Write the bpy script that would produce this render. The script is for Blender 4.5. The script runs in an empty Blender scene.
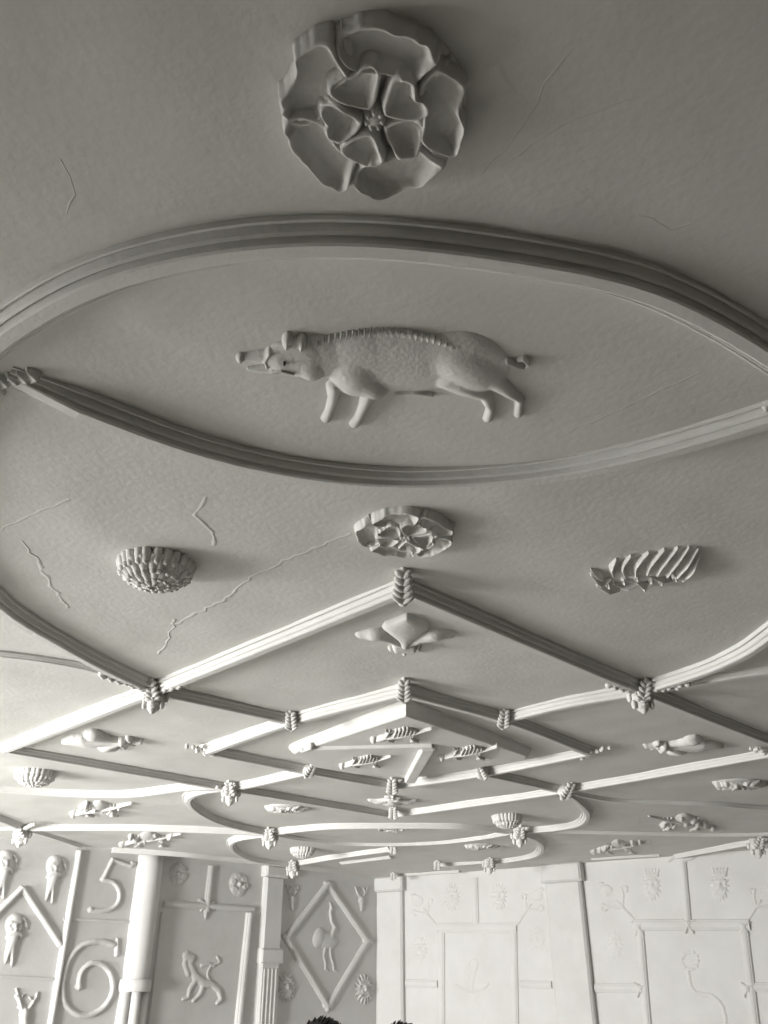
import bpy, bmesh, math, random
import numpy as np
from mathutils import Vector, Matrix
random.seed(7)
scn = bpy.context.scene
COL = scn.collection

# ------------------------------------------------------------------ camera, world, light
CAM_Z, CEIL = 1.75, 2.75
F_PX, PITCH = 835.8, math.radians(29.42)
cam_d = bpy.data.cameras.new('camera'); cam = bpy.data.objects.new('camera', cam_d); COL.objects.link(cam)
cam.location = (0, 0, CAM_Z); cam.rotation_euler = (math.radians(90) + PITCH, 0, 0)
cam_d.sensor_fit = 'VERTICAL'; cam_d.sensor_height = 36; cam_d.lens = 36 * F_PX / 1024
cam_d.clip_start = .02
scn.camera = cam

world = bpy.data.worlds.new('world'); scn.world = world; world.use_nodes = True
bg = world.node_tree.nodes['Background']; bg.inputs[0].default_value = (.80, .88, 1, 1); bg.inputs[1].default_value = 1.0

scn.view_settings.view_transform = 'Standard'; scn.view_settings.look = 'None'
scn.view_settings.gamma = 1; scn.view_settings.use_curve_mapping = False
scn.view_settings.exposure = 0.0
WIN_POWER = 306

# room corners (plan): far corner, left corner, right corner, near corner
NC = Vector((-.04, 9.95, 0)); LD = Vector((-.7071, -.7071, 0)); RD = Vector((math.cos(math.radians(35)), -math.sin(math.radians(35)), 0))
WC = NC + LD * 10.2; EC = NC + RD * 9.5; SC = WC + RD * 9.5
WZ0, WZ1 = .75, 2.3
nSW = Vector((-RD.y, RD.x, 0)); nNW = Vector((-LD.y, LD.x, 0))      # inward normals of the two window walls
WINS = [(WC, RD, nSW, .35, 1.45, 1.0), (WC, RD, nSW, 1.85, 2.95, 1.0)]   # start, direction, normal, span, share of daylight
for wo, wd_, wn, a, b, sh in WINS:
    ld = bpy.data.lights.new('window_daylight', 'AREA'); ld.shape = 'RECTANGLE'; ld.spread = math.radians(141); ld.size = b - a - .1; ld.size_y = WZ1 - WZ0 - .1
    ld.energy = WIN_POWER * sh; ld.color = (1, .995, .975)
    lo = bpy.data.objects.new('window_daylight', ld); COL.objects.link(lo)
    lo.location = wo + wd_ * ((a + b) / 2) - wn * .04 + Vector((0, 0, (WZ0 + WZ1) / 2))
    lo.rotation_euler = wn.to_track_quat('-Z', 'Z').to_euler()

# ------------------------------------------------------------------ materials
def mat(name, c1, c2, rough=.85, bump=.5, scale=6, fine=70, stain=None, streak=False):
    m = bpy.data.materials.new(name); m.use_nodes = True; nt = m.node_tree; N = nt.nodes; L = nt.links
    b = N['Principled BSDF']; b.inputs['Roughness'].default_value = rough
    b.inputs['Specular IOR Level'].default_value = .25
    tc = N.new('ShaderNodeNewGeometry')
    n1 = N.new('ShaderNodeTexNoise'); n1.inputs['Scale'].default_value = scale; n1.inputs['Detail'].default_value = 7; n1.inputs['Roughness'].default_value = .6
    L.new(tc.outputs['Position'], n1.inputs['Vector'])
    rp = N.new('ShaderNodeValToRGB'); rp.color_ramp.elements[0].position = .35; rp.color_ramp.elements[1].position = .68
    rp.color_ramp.elements[0].color = (*c2, 1); rp.color_ramp.elements[1].color = (*c1, 1)
    L.new(n1.outputs['Fac'], rp.inputs['Fac'])
    col = rp.outputs['Color']
    if stain:
        n3 = N.new('ShaderNodeTexNoise'); n3.inputs['Scale'].default_value = 1.6; n3.inputs['Detail'].default_value = 8; n3.inputs['Roughness'].default_value = .68
        L.new(tc.outputs['Position'], n3.inputs['Vector'])
        r3 = N.new('ShaderNodeValToRGB'); r3.color_ramp.elements[0].position = .56; r3.color_ramp.elements[1].position = .76
        r3.color_ramp.elements[0].color = (0, 0, 0, 1); r3.color_ramp.elements[1].color = (.75, .75, .75, 1)
        L.new(n3.outputs['Fac'], r3.inputs['Fac'])
        mx = N.new('ShaderNodeMix'); mx.data_type = 'RGBA'
        L.new(r3.outputs['Color'], mx.inputs['Factor']); L.new(col, mx.inputs[6]); mx.inputs[7].default_value = (*stain, 1)
        col = mx.outputs[2]
    L.new(col, b.inputs['Base Color'])
    n2 = N.new('ShaderNodeTexNoise'); n2.inputs['Scale'].default_value = fine; n2.inputs['Detail'].default_value = 5
    L.new(tc.outputs['Position'], n2.inputs['Vector'])
    h = n2.outputs['Fac']
    if streak:   # trowel marks: a stretched noise with sharp edges
        mp = N.new('ShaderNodeMapping'); mp.inputs['Scale'].default_value = (2.5, 3.5, 2.5); mp.inputs['Rotation'].default_value = (0, 0, .6)
        L.new(tc.outputs['Position'], mp.inputs['Vector'])
        n4 = N.new('ShaderNodeTexNoise'); n4.inputs['Scale'].default_value = 1.3; n4.inputs['Detail'].default_value = 9; n4.inputs['Roughness'].default_value = .6
        n4.inputs['Distortion'].default_value = .3
        L.new(mp.outputs['Vector'], n4.inputs['Vector'])
        ma = N.new('ShaderNodeMath'); ma.operation = 'MULTIPLY_ADD'; ma.inputs[1].default_value = 2.5
        L.new(n4.outputs['Fac'], ma.inputs[0]); L.new(h, ma.inputs[2]); h = ma.outputs[0]
    bp = N.new('ShaderNodeBump'); bp.inputs['Strength'].default_value = bump; bp.inputs['Distance'].default_value = .006
    L.new(h, bp.inputs['Height']); L.new(bp.outputs['Normal'], b.inputs['Normal'])
    return m
M_CEIL = mat('ceiling_plaster', (.66, .655, .63), (.615, .61, .578), bump=.19, scale=5, fine=60, stain=(.565, .555, .52), streak=True)
M_RIB = mat('rib_plaster', (.70, .695, .675), (.65, .645, .62), bump=.25, scale=9, fine=80)
M_ORN = mat('ornament_plaster', (.68, .675, .655), (.62, .615, .59), bump=.25, scale=14, fine=110)
M_WALL = mat('wall_plaster', (.66, .655, .642), (.61, .602, .588), bump=.15, scale=3, fine=35, stain=(.57, .56, .53), streak=True)
M_FLOOR = mat('stone_flags', (.40, .39, .37), (.32, .312, .30), rough=.5, bump=.3, scale=3, fine=30)
M_LOWBOUNCE = mat('low_bounce_finish', (.20, .18, .15), (.15, .135, .11), rough=.55, bump=.3, scale=4, fine=30)  # invented dark warm finish for the unseen near walls, tempers bounced light
M_WOOD = mat('painted_wood', (.55, .54, .5), (.5, .49, .46), rough=.5, bump=.1)
M_HAIR = mat('dark_hair', (.012, .011, .011), (.006, .006, .006), rough=.45, bump=.6, fine=160)
M_SKIN = mat('skin', (.55, .36, .27), (.5, .31, .23), rough=.5, bump=.1)
M_COAT = mat('dark_wool', (.03, .033, .04), (.022, .024, .03), rough=.9, bump=.4, fine=200)
M_JEANS = mat('dark_denim', (.03, .04, .07), (.022, .03, .05), rough=.9, bump=.3, fine=200)
M_EYESHADE = mat('eye_hole_shade', (.10, .095, .085), (.07, .065, .06), bump=.2)  # shade inside the boar's eye hole, put in as a dark colour
M_GLASS = bpy.data.materials.new('window_glass'); M_GLASS.use_nodes = True
_p = M_GLASS.node_tree.nodes['Principled BSDF']; _p.inputs['Transmission Weight'].default_value = 1; _p.inputs['Roughness'].default_value = .02
_n = M_GLASS.node_tree.nodes.new('ShaderNodeTexNoise'); _n.inputs['Scale'].default_value = 3
_b = M_GLASS.node_tree.nodes.new('ShaderNodeBump'); _b.inputs['Strength'].default_value = .05
M_GLASS.node_tree.links.new(_n.outputs['Fac'], _b.inputs['Height']); M_GLASS.node_tree.links.new(_b.outputs['Normal'], _p.inputs['Normal'])

# ------------------------------------------------------------------ object helpers
def tag(o, label=None, cat=None, group=None, kind=None):
    for k, v in (('label', label), ('category', cat), ('group', group), ('kind', kind)):
        if v: o[k] = v
    return o
def thing(name, loc, label, cat, group=None):
    o = bpy.data.objects.new(name, None); COL.objects.link(o); o.location = loc; o.empty_display_size = .05
    return tag(o, label, cat, group)
def rootloc(p):
    while p.parent: p = p.parent
    return Vector(p.location)
def mesh_obj(name, verts, faces, m, parent=None, loc=None, smooth=True, recalc=True):
    """one mesh object from WORLD vertices"""
    off = rootloc(parent) if parent else Vector(loc if loc is not None else (0, 0, 0))
    v = np.asarray(verts, float) - np.array(off)
    me = bpy.data.meshes.new(name); me.from_pydata(v.tolist(), [], faces); me.materials.append(m)
    if recalc:
        bm = bmesh.new(); bm.from_mesh(me); bmesh.ops.recalc_face_normals(bm, faces=bm.faces); bm.to_mesh(me); bm.free()
    if smooth: me.polygons.foreach_set('use_smooth', [True] * len(me.polygons))
    me.update()
    o = bpy.data.objects.new(name, me); COL.objects.link(o)
    if parent: o.parent = parent
    else: o.location = off
    return o
class MB:
    """collects shapes in world space, builds ONE mesh"""
    def __init__(s): s.v = []; s.f = []
    def add(s, v, f):
        k = len(s.v); s.v += [tuple(x) for x in v]; s.f += [tuple(i + k for i in q) for q in f]
    def build(s, name, m, parent=None, loc=None, smooth=True):
        return mesh_obj(name, s.v, s.f, m, parent, loc, smooth)
    def box(s, o, X, Y, Z, bev=0.0):
        """box with corner o and edge vectors; bev bevels the face at +Z"""
        o, X, Y, Z = map(Vector, (o, X, Y, Z))
        if bev <= 0:
            p = [o, o + X, o + X + Y, o + Y]; v = p + [q + Z for q in p]
            s.add(v, [(0, 3, 2, 1), (4, 5, 6, 7), (0, 1, 5, 4), (1, 2, 6, 5), (2, 3, 7, 6), (3, 0, 4, 7)]); return
        x, y = X.normalized() * bev, Y.normalized() * bev; zb = Z - Z.normalized() * bev
        p = [o, o + X, o + X + Y, o + Y]; q = [a + zb for a in p]
        r = [o + x + y + Z, o + X - x + y + Z, o + X + Y - x - y + Z, o + Y + x - y + Z]
        fs = [(0, 3, 2, 1), (8, 9, 10, 11)]
        for i in range(4):
            j = (i + 1) % 4; fs += [(i, j, j + 4, i + 4), (i + 4, j + 4, j + 8, i + 8)]
        s.add(p + q + r, fs)
_ico = {}
def ico(n):
    if n not in _ico:
        bm = bmesh.new(); bmesh.ops.create_icosphere(bm, subdivisions=n, radius=1)
        _ico[n] = ([Vector(v.co) for v in bm.verts], [tuple(v.index for v in f.verts) for f in bm.faces]); bm.free()
    return _ico[n]
def blob(mb, c, X, Y, Z, n=2):
    """ellipsoid with world semi-axis vectors"""
    v, f = ico(n); c = Vector(c)
    mb.add([c + X * p.x + Y * p.y + Z * p.z for p in v], f)

# ------------------------------------------------------------------ surfaces and the photo's rays
sp, cp = math.sin(PITCH), math.cos(PITCH)
def ray(x, y):
    a, b = (x - 384) / F_PX, (y - 512) / F_PX
    return Vector((a, cp + b * sp, sp - b * cp))
class Surf:
    def __init__(s, o, S, T, N): s.o, s.S, s.T, s.N = map(Vector, (o, S, T, N))
    def at(s, x, y, h=0.0):
        d = ray(x, y); o = s.o + s.N * h - Vector((0, 0, CAM_Z))
        k = o.dot(s.N) / d.dot(s.N); p = d * k - o
        return np.array((p.dot(s.S), p.dot(s.T)))
    def w(s, a, b, h=0.0): return s.o + s.S * a + s.T * b + s.N * h
    def W(s, A, B, H):
        o, S, T, N = (np.array(q) for q in (s.o, s.S, s.T, s.N))
        return o + A[..., None] * S + B[..., None] * T + H[..., None] * N
CE = Surf((0, 0, CEIL), (1, 0, 0), (0, 1, 0), (0, 0, -1))
LW = Surf(NC, LD, (0, 0, 1), (.7071, -.7071, 0))
RW = Surf(NC, RD, (0, 0, 1), (RD.y, -RD.x, 0))

_rng = np.random.RandomState(3); _lat = _rng.rand(64, 64)
def vnoise(X, Y, f):
    x = X * f + 31.7; y = Y * f + 17.3
    i = np.floor(x).astype(int); j = np.floor(y).astype(int); u = x - i; v = y - j
    u = u * u * (3 - 2 * u); v = v * v * (3 - 2 * v)
    g = lambda a, b: _lat[a % 64, b % 64]
    return (g(i, j) * (1 - u) + g(i + 1, j) * u) * (1 - v) + (g(i, j + 1) * (1 - u) + g(i + 1, j + 1) * u) * v - .5

# height-field primitives: height above the surface, negative outside
def smax(a, b, k=.006):
    h = np.maximum(k - np.abs(a - b), 0) / k
    return np.maximum(a, b) + h * h * k * .25
def dome(X, Y, cx, cy, a, b, ang, H, p=.5):
    c, s = math.cos(ang), math.sin(ang); x = (X - cx) * c + (Y - cy) * s; y = -(X - cx) * s + (Y - cy) * c
    q = 1 - (x / a) ** 2 - (y / b) ** 2
    return H * np.sign(q) * np.abs(np.maximum(q, -4)) ** p
def stroke(X, Y, pts, rad, H, p=.6):
    """pts local, rad and H a number or per point"""
    n = len(pts); R = rad if hasattr(rad, '__len__') else [rad] * n; HH = H if hasattr(H, '__len__') else [H] * n
    out = np.full(X.shape, -1.0)
    for i in range(n - 1):
        x0, y0 = pts[i]; dx, dy = pts[i + 1][0] - x0, pts[i + 1][1] - y0; l2 = dx * dx + dy * dy + 1e-12
        t = np.clip(((X - x0) * dx + (Y - y0) * dy) / l2, 0, 1)
        d2 = (X - x0 - t * dx) ** 2 + (Y - y0 - t * dy) ** 2
        r = R[i] + (R[i + 1] - R[i]) * t; h = HH[i] + (HH[i + 1] - HH[i]) * t
        q = 1 - d2 / (r * r)
        out = np.maximum(out, h * np.sign(q) * np.abs(np.maximum(q, -4)) ** p)
    return out
EMB = .012
def relief(name, surf, field, box, res, m, parent=None, loc=None, rough=.0012, rf=60):
    x0, x1, y0, y1 = box
    nx = max(6, int((x1 - x0) / res)); ny = max(6, int((y1 - y0) / res))
    X, Y = np.meshgrid(np.linspace(x0, x1, nx), np.linspace(y0, y1, ny), indexing='ij')
    H = field(X, Y)
    if rough: H = H + np.where(H > 0, rough * (vnoise(X, Y, rf) + .6 * vnoise(X, Y, rf * 2.3)), 0)
    ins = H > 0
    cell = ins[:-1, :-1] | ins[1:, :-1] | ins[:-1, 1:] | ins[1:, 1:]
    Hc = np.where(ins, H, -EMB * .8)
    top = surf.W(X, Y, Hc).reshape(-1, 3); bot = surf.W(X, Y, np.full(X.shape, -EMB)).reshape(-1, 3)
    ii, jj = np.nonzero(cell); idx = lambda i, j: i * ny + j
    used = np.full(nx * ny, -1); c4 = np.stack([idx(ii, jj), idx(ii + 1, jj), idx(ii + 1, jj + 1), idx(ii, jj + 1)], 1)
    u = np.unique(c4); used[u] = np.arange(len(u)); q = used[c4]; n = len(u)
    faces = [tuple(r) for r in q.tolist()] + [tuple(x + n for x in r[::-1]) for r in q.tolist()]
    pad = np.pad(cell, 1)
    for di, dj, a, b in ((-1, 0, 0, 3), (1, 0, 2, 1), (0, -1, 1, 0), (0, 1, 3, 2)):
        e = ~pad[1 + ii + di, 1 + jj + dj]
        for r in q[e].tolist(): faces.append((r[a], r[b], r[b] + n, r[a] + n))
    V = np.concatenate([top[u], bot[u]])
    return mesh_obj(name, V, faces, m, parent, loc)
def pxs(surf, x, y):      # metres per pixel across the view at that spot
    s, t = surf.at(x, y); p = surf.w(s, t) - Vector((0, 0, CAM_Z)); return (p.y * cp + p.z * sp) / F_PX
class Sketch:
    """a relief drawn with strokes and domes measured on the photo and laid on a real surface"""
    def __init__(s, surf, h=.0, hs=None): s.surf = surf; s.h = h; s.hs = hs if hs else (.42 if surf is LW else .28 if surf is RW else .75); s.fs = []; s.pts = []
    def P(s, x, y): return s.surf.at(x, y, s.h)
    def st(s, pts, r, H, p=.62, k=.005):
        H = [q * s.hs for q in H] if hasattr(H, '__len__') else H * s.hs
        L = [s.P(a, b) for a, b in pts]; n = len(pts); R = r if hasattr(r, '__len__') else [r] * n
        R = [q * pxs(s.surf, *pts[i]) for i, q in enumerate(R)]
        s.fs.append((lambda X, Y: stroke(X, Y, L, R, H, p), k, 1))
        for q, rr in zip(L, R): s.pts += [(q[0] - rr, q[1] - rr), (q[0] + rr, q[1] + rr)]
        return s
    def do(s, x, y, a, b, H, ang=0, p=.62, k=.005, sub=False):
        H = H * s.hs; c = s.P(x, y); ca, sa = math.cos(ang), math.sin(ang)
        e1 = (s.P(x + a * ca, y + a * sa) - s.P(x - a * ca, y - a * sa)) / 2; e2 = (s.P(x - b * sa, y + b * ca) - s.P(x + b * sa, y - b * ca)) / 2
        Mi = np.linalg.inv(np.stack([e1, e2], 1))
        def f(X, Y):
            dx, dy = X - c[0], Y - c[1]; q = 1 - (Mi[0, 0] * dx + Mi[0, 1] * dy) ** 2 - (Mi[1, 0] * dx + Mi[1, 1] * dy) ** 2
            return H * np.sign(q) * np.abs(np.maximum(q, -4)) ** p
        s.fs.append((f, k, -1 if sub else 1))
        for e in (e1 + e2, e1 - e2, -e1 + e2, -e1 - e2): s.pts.append(tuple(c + e))
        return s
    def field(s, X, Y):
        h = np.full(X.shape, -1.0)
        for f, k, sg in s.fs:
            v = f(X, Y)
            h = smax(h, v, k) if sg > 0 else h - np.maximum(v, 0)
        return h
    def build(s, name, res, m=None, parent=None, loc=None, rough=.0012, rf=60):
        a = np.array(s.pts); g = res * 2
        return relief(name, s.surf, s.field, (a[:, 0].min() - g, a[:, 0].max() + g, a[:, 1].min() - g, a[:, 1].max() + g), res, m or M_ORN, parent, loc, rough, rf)
    def mid(s):
        a = np.array(s.pts); c = (a.min(0) + a.max(0)) / 2; return s.surf.w(*c)

# ------------------------------------------------------------------ the room
def quad_pt(a, b):   # bilinear over the four corners: a from left corner to far corner side, b towards the near side
    return (WC * (1 - a) + NC * a) * (1 - b) + (SC * (1 - a) + EC * a) * b
n = 260
g = np.linspace(0, 1, n); A, B = np.meshgrid(g, g, indexing='ij')
Wc, Nc, Sc, Ec = (np.array(q)[:2] for q in (WC, NC, SC, EC))
XY = (Wc * (1 - A[..., None]) + Nc * A[..., None]) * (1 - B[..., None]) + (Sc * (1 - A[..., None]) + Ec * A[..., None]) * B[..., None]
dz = .010 * vnoise(XY[..., 0], XY[..., 1], 1.3) + .006 * vnoise(XY[..., 0], XY[..., 1], 3.7) + .0035 * vnoise(XY[..., 0], XY[..., 1], 9)
V = np.concatenate([XY, (CEIL + dz)[..., None]], 2).reshape(-1, 3).tolist()
fc = [(i * n + j, (i + 1) * n + j, (i + 1) * n + j + 1, i * n + j + 1) for i in range(n - 1) for j in range(n - 1)]
k = len(V); V += [tuple(p + Vector((0, 0, CEIL + .2))) for p in (WC, NC, EC, SC)]
fc.append((k, k + 1, k + 2, k + 3))
fc.append(tuple([i * n for i in range(n)] + [k + 1, k]))
fc.append(tuple([i * n + n - 1 for i in range(n)] + [k + 2, k + 3]))
fc.append(tuple([j for j in range(n)] + [k + 3, k]))
fc.append(tuple([(n - 1) * n + j for j in range(n)] + [k + 2, k + 1]))
mbc = MB(); mbc.add(V, fc)
def crack(pts, r=.004, h=.003, jit=.012, seed=1):
    """a filled crack: a thin raised wandering seam in the plaster"""
    rr = random.Random(seed); P = []
    for i in range(len(pts) - 1):
        a, b = Vector(pts[i]), Vector(pts[i + 1]); m_ = max(2, int((b - a).length / .02))
        for q in range(m_): P.append(a.lerp(b, q / m_) + Vector((rr.uniform(-jit, jit), rr.uniform(-jit, jit))) * .35)
    P.append(Vector(pts[-1])); vs = []; fs = []
    for i, p in enumerate(P):
        d = (P[min(i + 1, len(P) - 1)] - P[max(i - 1, 0)]).normalized(); nn = Vector((-d.y, d.x)); w = r * rr.uniform(.5, 1.5)
        zz = .010 * float(vnoise(np.array(p.x), np.array(p.y), 1.3)) + .006 * float(vnoise(np.array(p.x), np.array(p.y), 3.7)) + .0035 * float(vnoise(np.array(p.x), np.array(p.y), 9))
        for q, hh in ((-1, -.002), (-.4, h * .3 * rr.uniform(.3, 1.3)), (.5, h * .3 * rr.uniform(.1, .9)), (1, -.002)):
            vs.append((p.x + nn.x * w * q, p.y + nn.y * w * q, CEIL + zz - hh))
    for i in range(len(P) - 1):
        for q in range(3): fs.append((i * 4 + q, i * 4 + q + 1, i * 4 + q + 5, i * 4 + q + 4))
    mbc.add(vs, fs)
C2 = lambda L: [tuple(CE.at(*p)) for p in L]
crack(C2([(352, 533), (300, 553), (258, 572), (222, 600), (175, 625)]), .009, .004, .02, 3)
crack(C2([(176, 620), (166, 645), (158, 655)]), .007, .004, .02, 4)
crack(C2([(20, 540), (38, 560), (50, 583), (68, 608)]), .009, .004, .018, 5)
crack(C2([(0, 530), (30, 515), (70, 498)]), .006, .003, .018, 6)
crack(C2([(207, 497), (196, 515), (212, 530), (214, 545)]), .008, .005, .012, 7)
crack(C2([(575, 45), (545, 85), (525, 120), (505, 150), (482, 172)]), .0025, .002, .01, 8)
crack(C2([(510, 160), (560, 125), (600, 110), (640, 95)]), .002, .0015, .01, 9)
crack(C2([(570, 428), (615, 410), (660, 388), (700, 370)]), .003, .0018, .008, 10)
crack(C2([(60, 160), (75, 195), (66, 215)]), .0025, .002, .01, 11)
crack(C2([(640, 215), (672, 228), (690, 222)]), .003, .002, .01, 12)
ceil = mesh_obj('ceiling', mbc.v, mbc.f, M_CEIL, recalc=False); tag(ceil, kind='structure', label='whitewashed plaster ceiling with trowel marks and cracks')

def wall(name, a, b, holes=(), th=.25, lab='', m=None):
    """a thick wall from a to b; its room face passes through a and b, holes = (s0, s1, z0, z1)"""
    d = (b - a).normalized(); L = (b - a).length; nin = Vector((d.y, -d.x, 0)) if Vector((d.y, -d.x, 0)).dot(Vector((0, 4, 0)) - a) > 0 else Vector((-d.y, d.x, 0))
    mb = MB(); top = CEIL + .02
    def bx(s0, s1, z0, z1): mb.box(a + d * s0 + Vector((0, 0, z0)), d * (s1 - s0), Vector((0, 0, z1 - z0)), -nin * th)
    x = 0
    for s0, s1, z0, z1 in holes:
        bx(x, s0, 0, top); bx(s0, s1, 0, z0); bx(s0, s1, z1, top); x = s1
    bx(x, L, 0, top)
    o = mb.build(name, m or M_WALL, smooth=False); tag(o, lab, kind='structure'); return o
wall('wall_left', NC, WC, lab='long white wall with numerals, heads and the bird lozenge')
wall('wall_right', NC, EC, lab='bright white wall with lion masks and two panels')
wall('wall_near_left', WC, SC, [(w_[3], w_[4], WZ0, WZ1) for w_ in WINS], lab='unseen window wall, darkened to cut bounced light', m=M_LOWBOUNCE)
wall('wall_near_right', SC, EC, lab='unseen near wall, darkened to cut bounced light', m=M_LOWBOUNCE)
mb = MB(); mb.add([WC, NC, EC, SC], [(0, 1, 2, 3)]); mb.add([p - Vector((0, 0, .1)) for p in (WC, NC, EC, SC)], [(0, 3, 2, 1)])
tag(mb.build('floor', M_FLOOR, smooth=False), 'grey stone flag floor', kind='structure')
for i, (wo, wd_, wn, a, b, sh) in enumerate(WINS):
    o0 = wo + wd_ * a - wn * .16 + Vector((0, 0, WZ0)); wd, ht = b - a, WZ1 - WZ0
    mb = MB(); t = .05; up = Vector((0, 0, 1))
    mb.box(o0, wd_ * wd, up * t, -wn * .05); mb.box(o0 + up * (ht - t), wd_ * wd, up * t, -wn * .05)
    mb.box(o0 + up * t, wd_ * t, up * (ht - 2 * t), -wn * .05); mb.box(o0 + up * t + wd_ * (wd - t), wd_ * t, up * (ht - 2 * t), -wn * .05)
    mb.box(o0 + up * t + wd_ * (wd / 2 - .02), wd_ * .04, up * (ht - 2 * t), -wn * .05)
    w_ = mb.build('window_%d' % (i + 1), M_WOOD, smooth=False); tag(w_, kind='structure')
    g_ = MB(); g_.box(o0 + up * t - wn * .02 + wd_ * t, wd_ * (wd - 2 * t), up * (ht - 2 * t), -wn * .006); g_.build('pane', M_GLASS, w_, smooth=False)

# ------------------------------------------------------------------ moulded ribs
RIBW, RIBH = .078, .037
PROF = [(1, -.3), (1, .30), (.93, .34), (.78, .20), (.67, .58), (.58, .70), (.45, .55), (.39, .92), (.29, 1), (0, 1)]
PROF = PROF + [(-x, h) for x, h in PROF[-2::-1]]
def catmull(P, step=.025, closed=False):
    P = [np.array(p, float) for p in P]; out = []
    for i in range(len(P) - 1):
        p0 = P[i - 1] if i > 0 else 2 * P[0] - P[1]; p1, p2 = P[i], P[i + 1]; p3 = P[i + 2] if i + 2 < len(P) else 2 * P[-1] - P[-2]
        m_ = max(2, int(np.linalg.norm(p2 - p1) / step))
        for q in range(m_):
            t = q / m_
            out.append(.5 * (2 * p1 + (p2 - p0) * t + (2 * p0 - 5 * p1 + 4 * p2 - p3) * t * t + (-p0 + 3 * p1 - 3 * p2 + p3) * t ** 3))
    out.append(P[-1]); return out
def smooth_path(P, it=12):
    P = [p.copy() for p in P]
    for _ in range(it):
        Q = [p.copy() for p in P]
        for i in range(1, len(P) - 1): Q[i] = (P[i - 1] + 2 * P[i] + P[i + 1]) / 4
        P = Q
    return P
def rib(label, pts, w=RIBW, h=RIBH, name='moulded_rib', group='moulded plaster ribs on the ceiling', sm=10, taper=(0, 0)):
    P = smooth_path(catmull(pts), sm); n_ = len(P); vs = []; fs = []; m_ = len(PROF); ph = random.random() * 9
    for i, p in enumerate(P):
        d = P[min(i + 1, n_ - 1)] - P[max(i - 1, 0)]; d /= np.linalg.norm(d) + 1e-9; nn = np.array((-d[1], d[0]))
        j = 1 + .05 * float(vnoise(np.array(p[0] + ph), np.array(p[1]), 5)); e = 1
        s_ = i * .025
        if taper[0] and s_ < taper[0]: e = .35 + .65 * s_ / taper[0]
        r_ = (n_ - 1 - i) * .025
        if taper[1] and r_ < taper[1]: e = .35 + .65 * r_ / taper[1]
        p = p + nn * .004 * float(vnoise(np.array(p[0] * 1.0), np.array(p[1] + ph), 2.5))
        for x, hh in PROF:
            q = p + nn * x * w / 2 * j * (.7 + .3 * e); vs.append((q[0], q[1], CEIL - (hh * h * e if hh > 0 else -EMB)))
    for i in range(n_ - 1):
        for q in range(m_):
            a, b = i * m_ + q, i * m_ + (q + 1) % m_; fs.append((a, b, b + m_, a + m_))
    fs.append(tuple(range(m_))[::-1]); fs.append(tuple((n_ - 1) * m_ + q for q in range(m_)))
    mid = P[n_ // 2]
    return tag(mesh_obj(name, vs, fs, M_RIB, loc=(mid[0], mid[1], CEIL), smooth=False), label, 'moulding', group)
R = lambda *L: [tuple(CE.at(x, y, .022)) for x, y in L]
px = dict(A=(403, 591), B=(155, 692), C=(641, 692), D=(404, 693), E=(292, 722), F=(503, 720), L=(206, 752), R=(589, 753), G=(309, 772), Q=(483, 774), H=(392, 787), FL=(231, 789), FR=(563, 791), Z=(392, 816), WL=(5, 750), WR=(790, 751))
pt = {k_: tuple(CE.at(x, y, .022)) for k_, (x, y) in px.items()}
D_ = 'the large plaster diamond'; I_ = 'the small diamond around the drop panel'
rib('bright straight rib running left from the nearest leaf boss of the large diamond', [pt['A'], pt['B'], pt['WL']], sm=0)
rib('dark straight rib running right from the nearest leaf boss of the large diamond', [pt['A'], pt['C'], pt['WR']], sm=0)
rib('dark far left side of the large diamond, below the left sideways fleur-de-lis', [pt['WL'], pt['FL'], pt['Z']], sm=0)
rib('bright far right side of the large diamond, below the right-hand fleur-de-lis', [pt['WR'], pt['FR'], pt['Z']], sm=0)
rib('bright near left side of ' + I_, [pt['D'], pt['E'], pt['L']], sm=0)
rib('dark near right side of ' + I_, [pt['D'], pt['F'], pt['R']], sm=0)
rib('dark far left side of ' + I_, [pt['L'], pt['G'], pt['H']], sm=0)
rib('bright far right side of ' + I_, [pt['R'], pt['Q'], pt['H']], sm=0)
rib('dark short rib from the left mask boss to the small diamond\'s left leaf boss', [pt['B'], pt['E']])
rib('bright short rib from the right mask boss to the small diamond\'s right leaf boss', [pt['F'], tuple(CE.at(570, 704, .022)), pt['C']])
rib('bright short rib linking the small diamond with the far left mask boss', [pt['G'], tuple(CE.at(270, 781, .022)), pt['FL']])
rib('dark short rib linking the small diamond with the far right leaf boss', [pt['Q'], pt['FR']])
rib('broad curved rib, bright left and dark right, above the boar', R((-60, 392), (0, 339), (78, 291), (156, 265), (230, 251), (300, 245), (384, 245), (468, 254), (566, 270), (644, 289), (715, 323), (768, 355), (830, 402)), w=.078)
rib('curved rib below the boar, dark left and bright right', R((6, 384), (80, 410), (142, 434), (215, 458), (300, 476), (400, 485), (507, 480), (585, 469), (663, 451), (768, 420), (815, 405)), taper=(.12, 0))
a0 = R((149, 686), (105, 669), (61, 645), (0, 607))
rib('dark curved rib sweeping from the left mask boss up to the left edge', [pt['B']] + a0[1:] + [(-1.12, 1.85), (-.95, 1.5), (-.76, 1.27)])
a1 = R((653, 687), (707, 671), (746, 653), (768, 638))
rib('bright curved rib sweeping from the right mask boss up to the right edge', [pt['C']] + a1[1:] + [(1.27, 1.95), (1.06, 1.55), (.82, 1.33)])
rib('low worn flat rib running left from the left mask boss', [pt['B']] + R((115, 682), (78, 672), (41, 666), (0, 661), (-80, 655)), w=.08, h=.013)
rib('pale rib below the curved one running right from the right mask boss', [pt['C']] + R((669, 692), (697, 687), (729, 680), (768, 675), (860, 668)), h=.022)
rib('bright curved rib running left from the far left mask boss', [pt['FL']] + R((190, 788), (135, 795), (75, 795), (0, 790), (-80, 781)))
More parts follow.
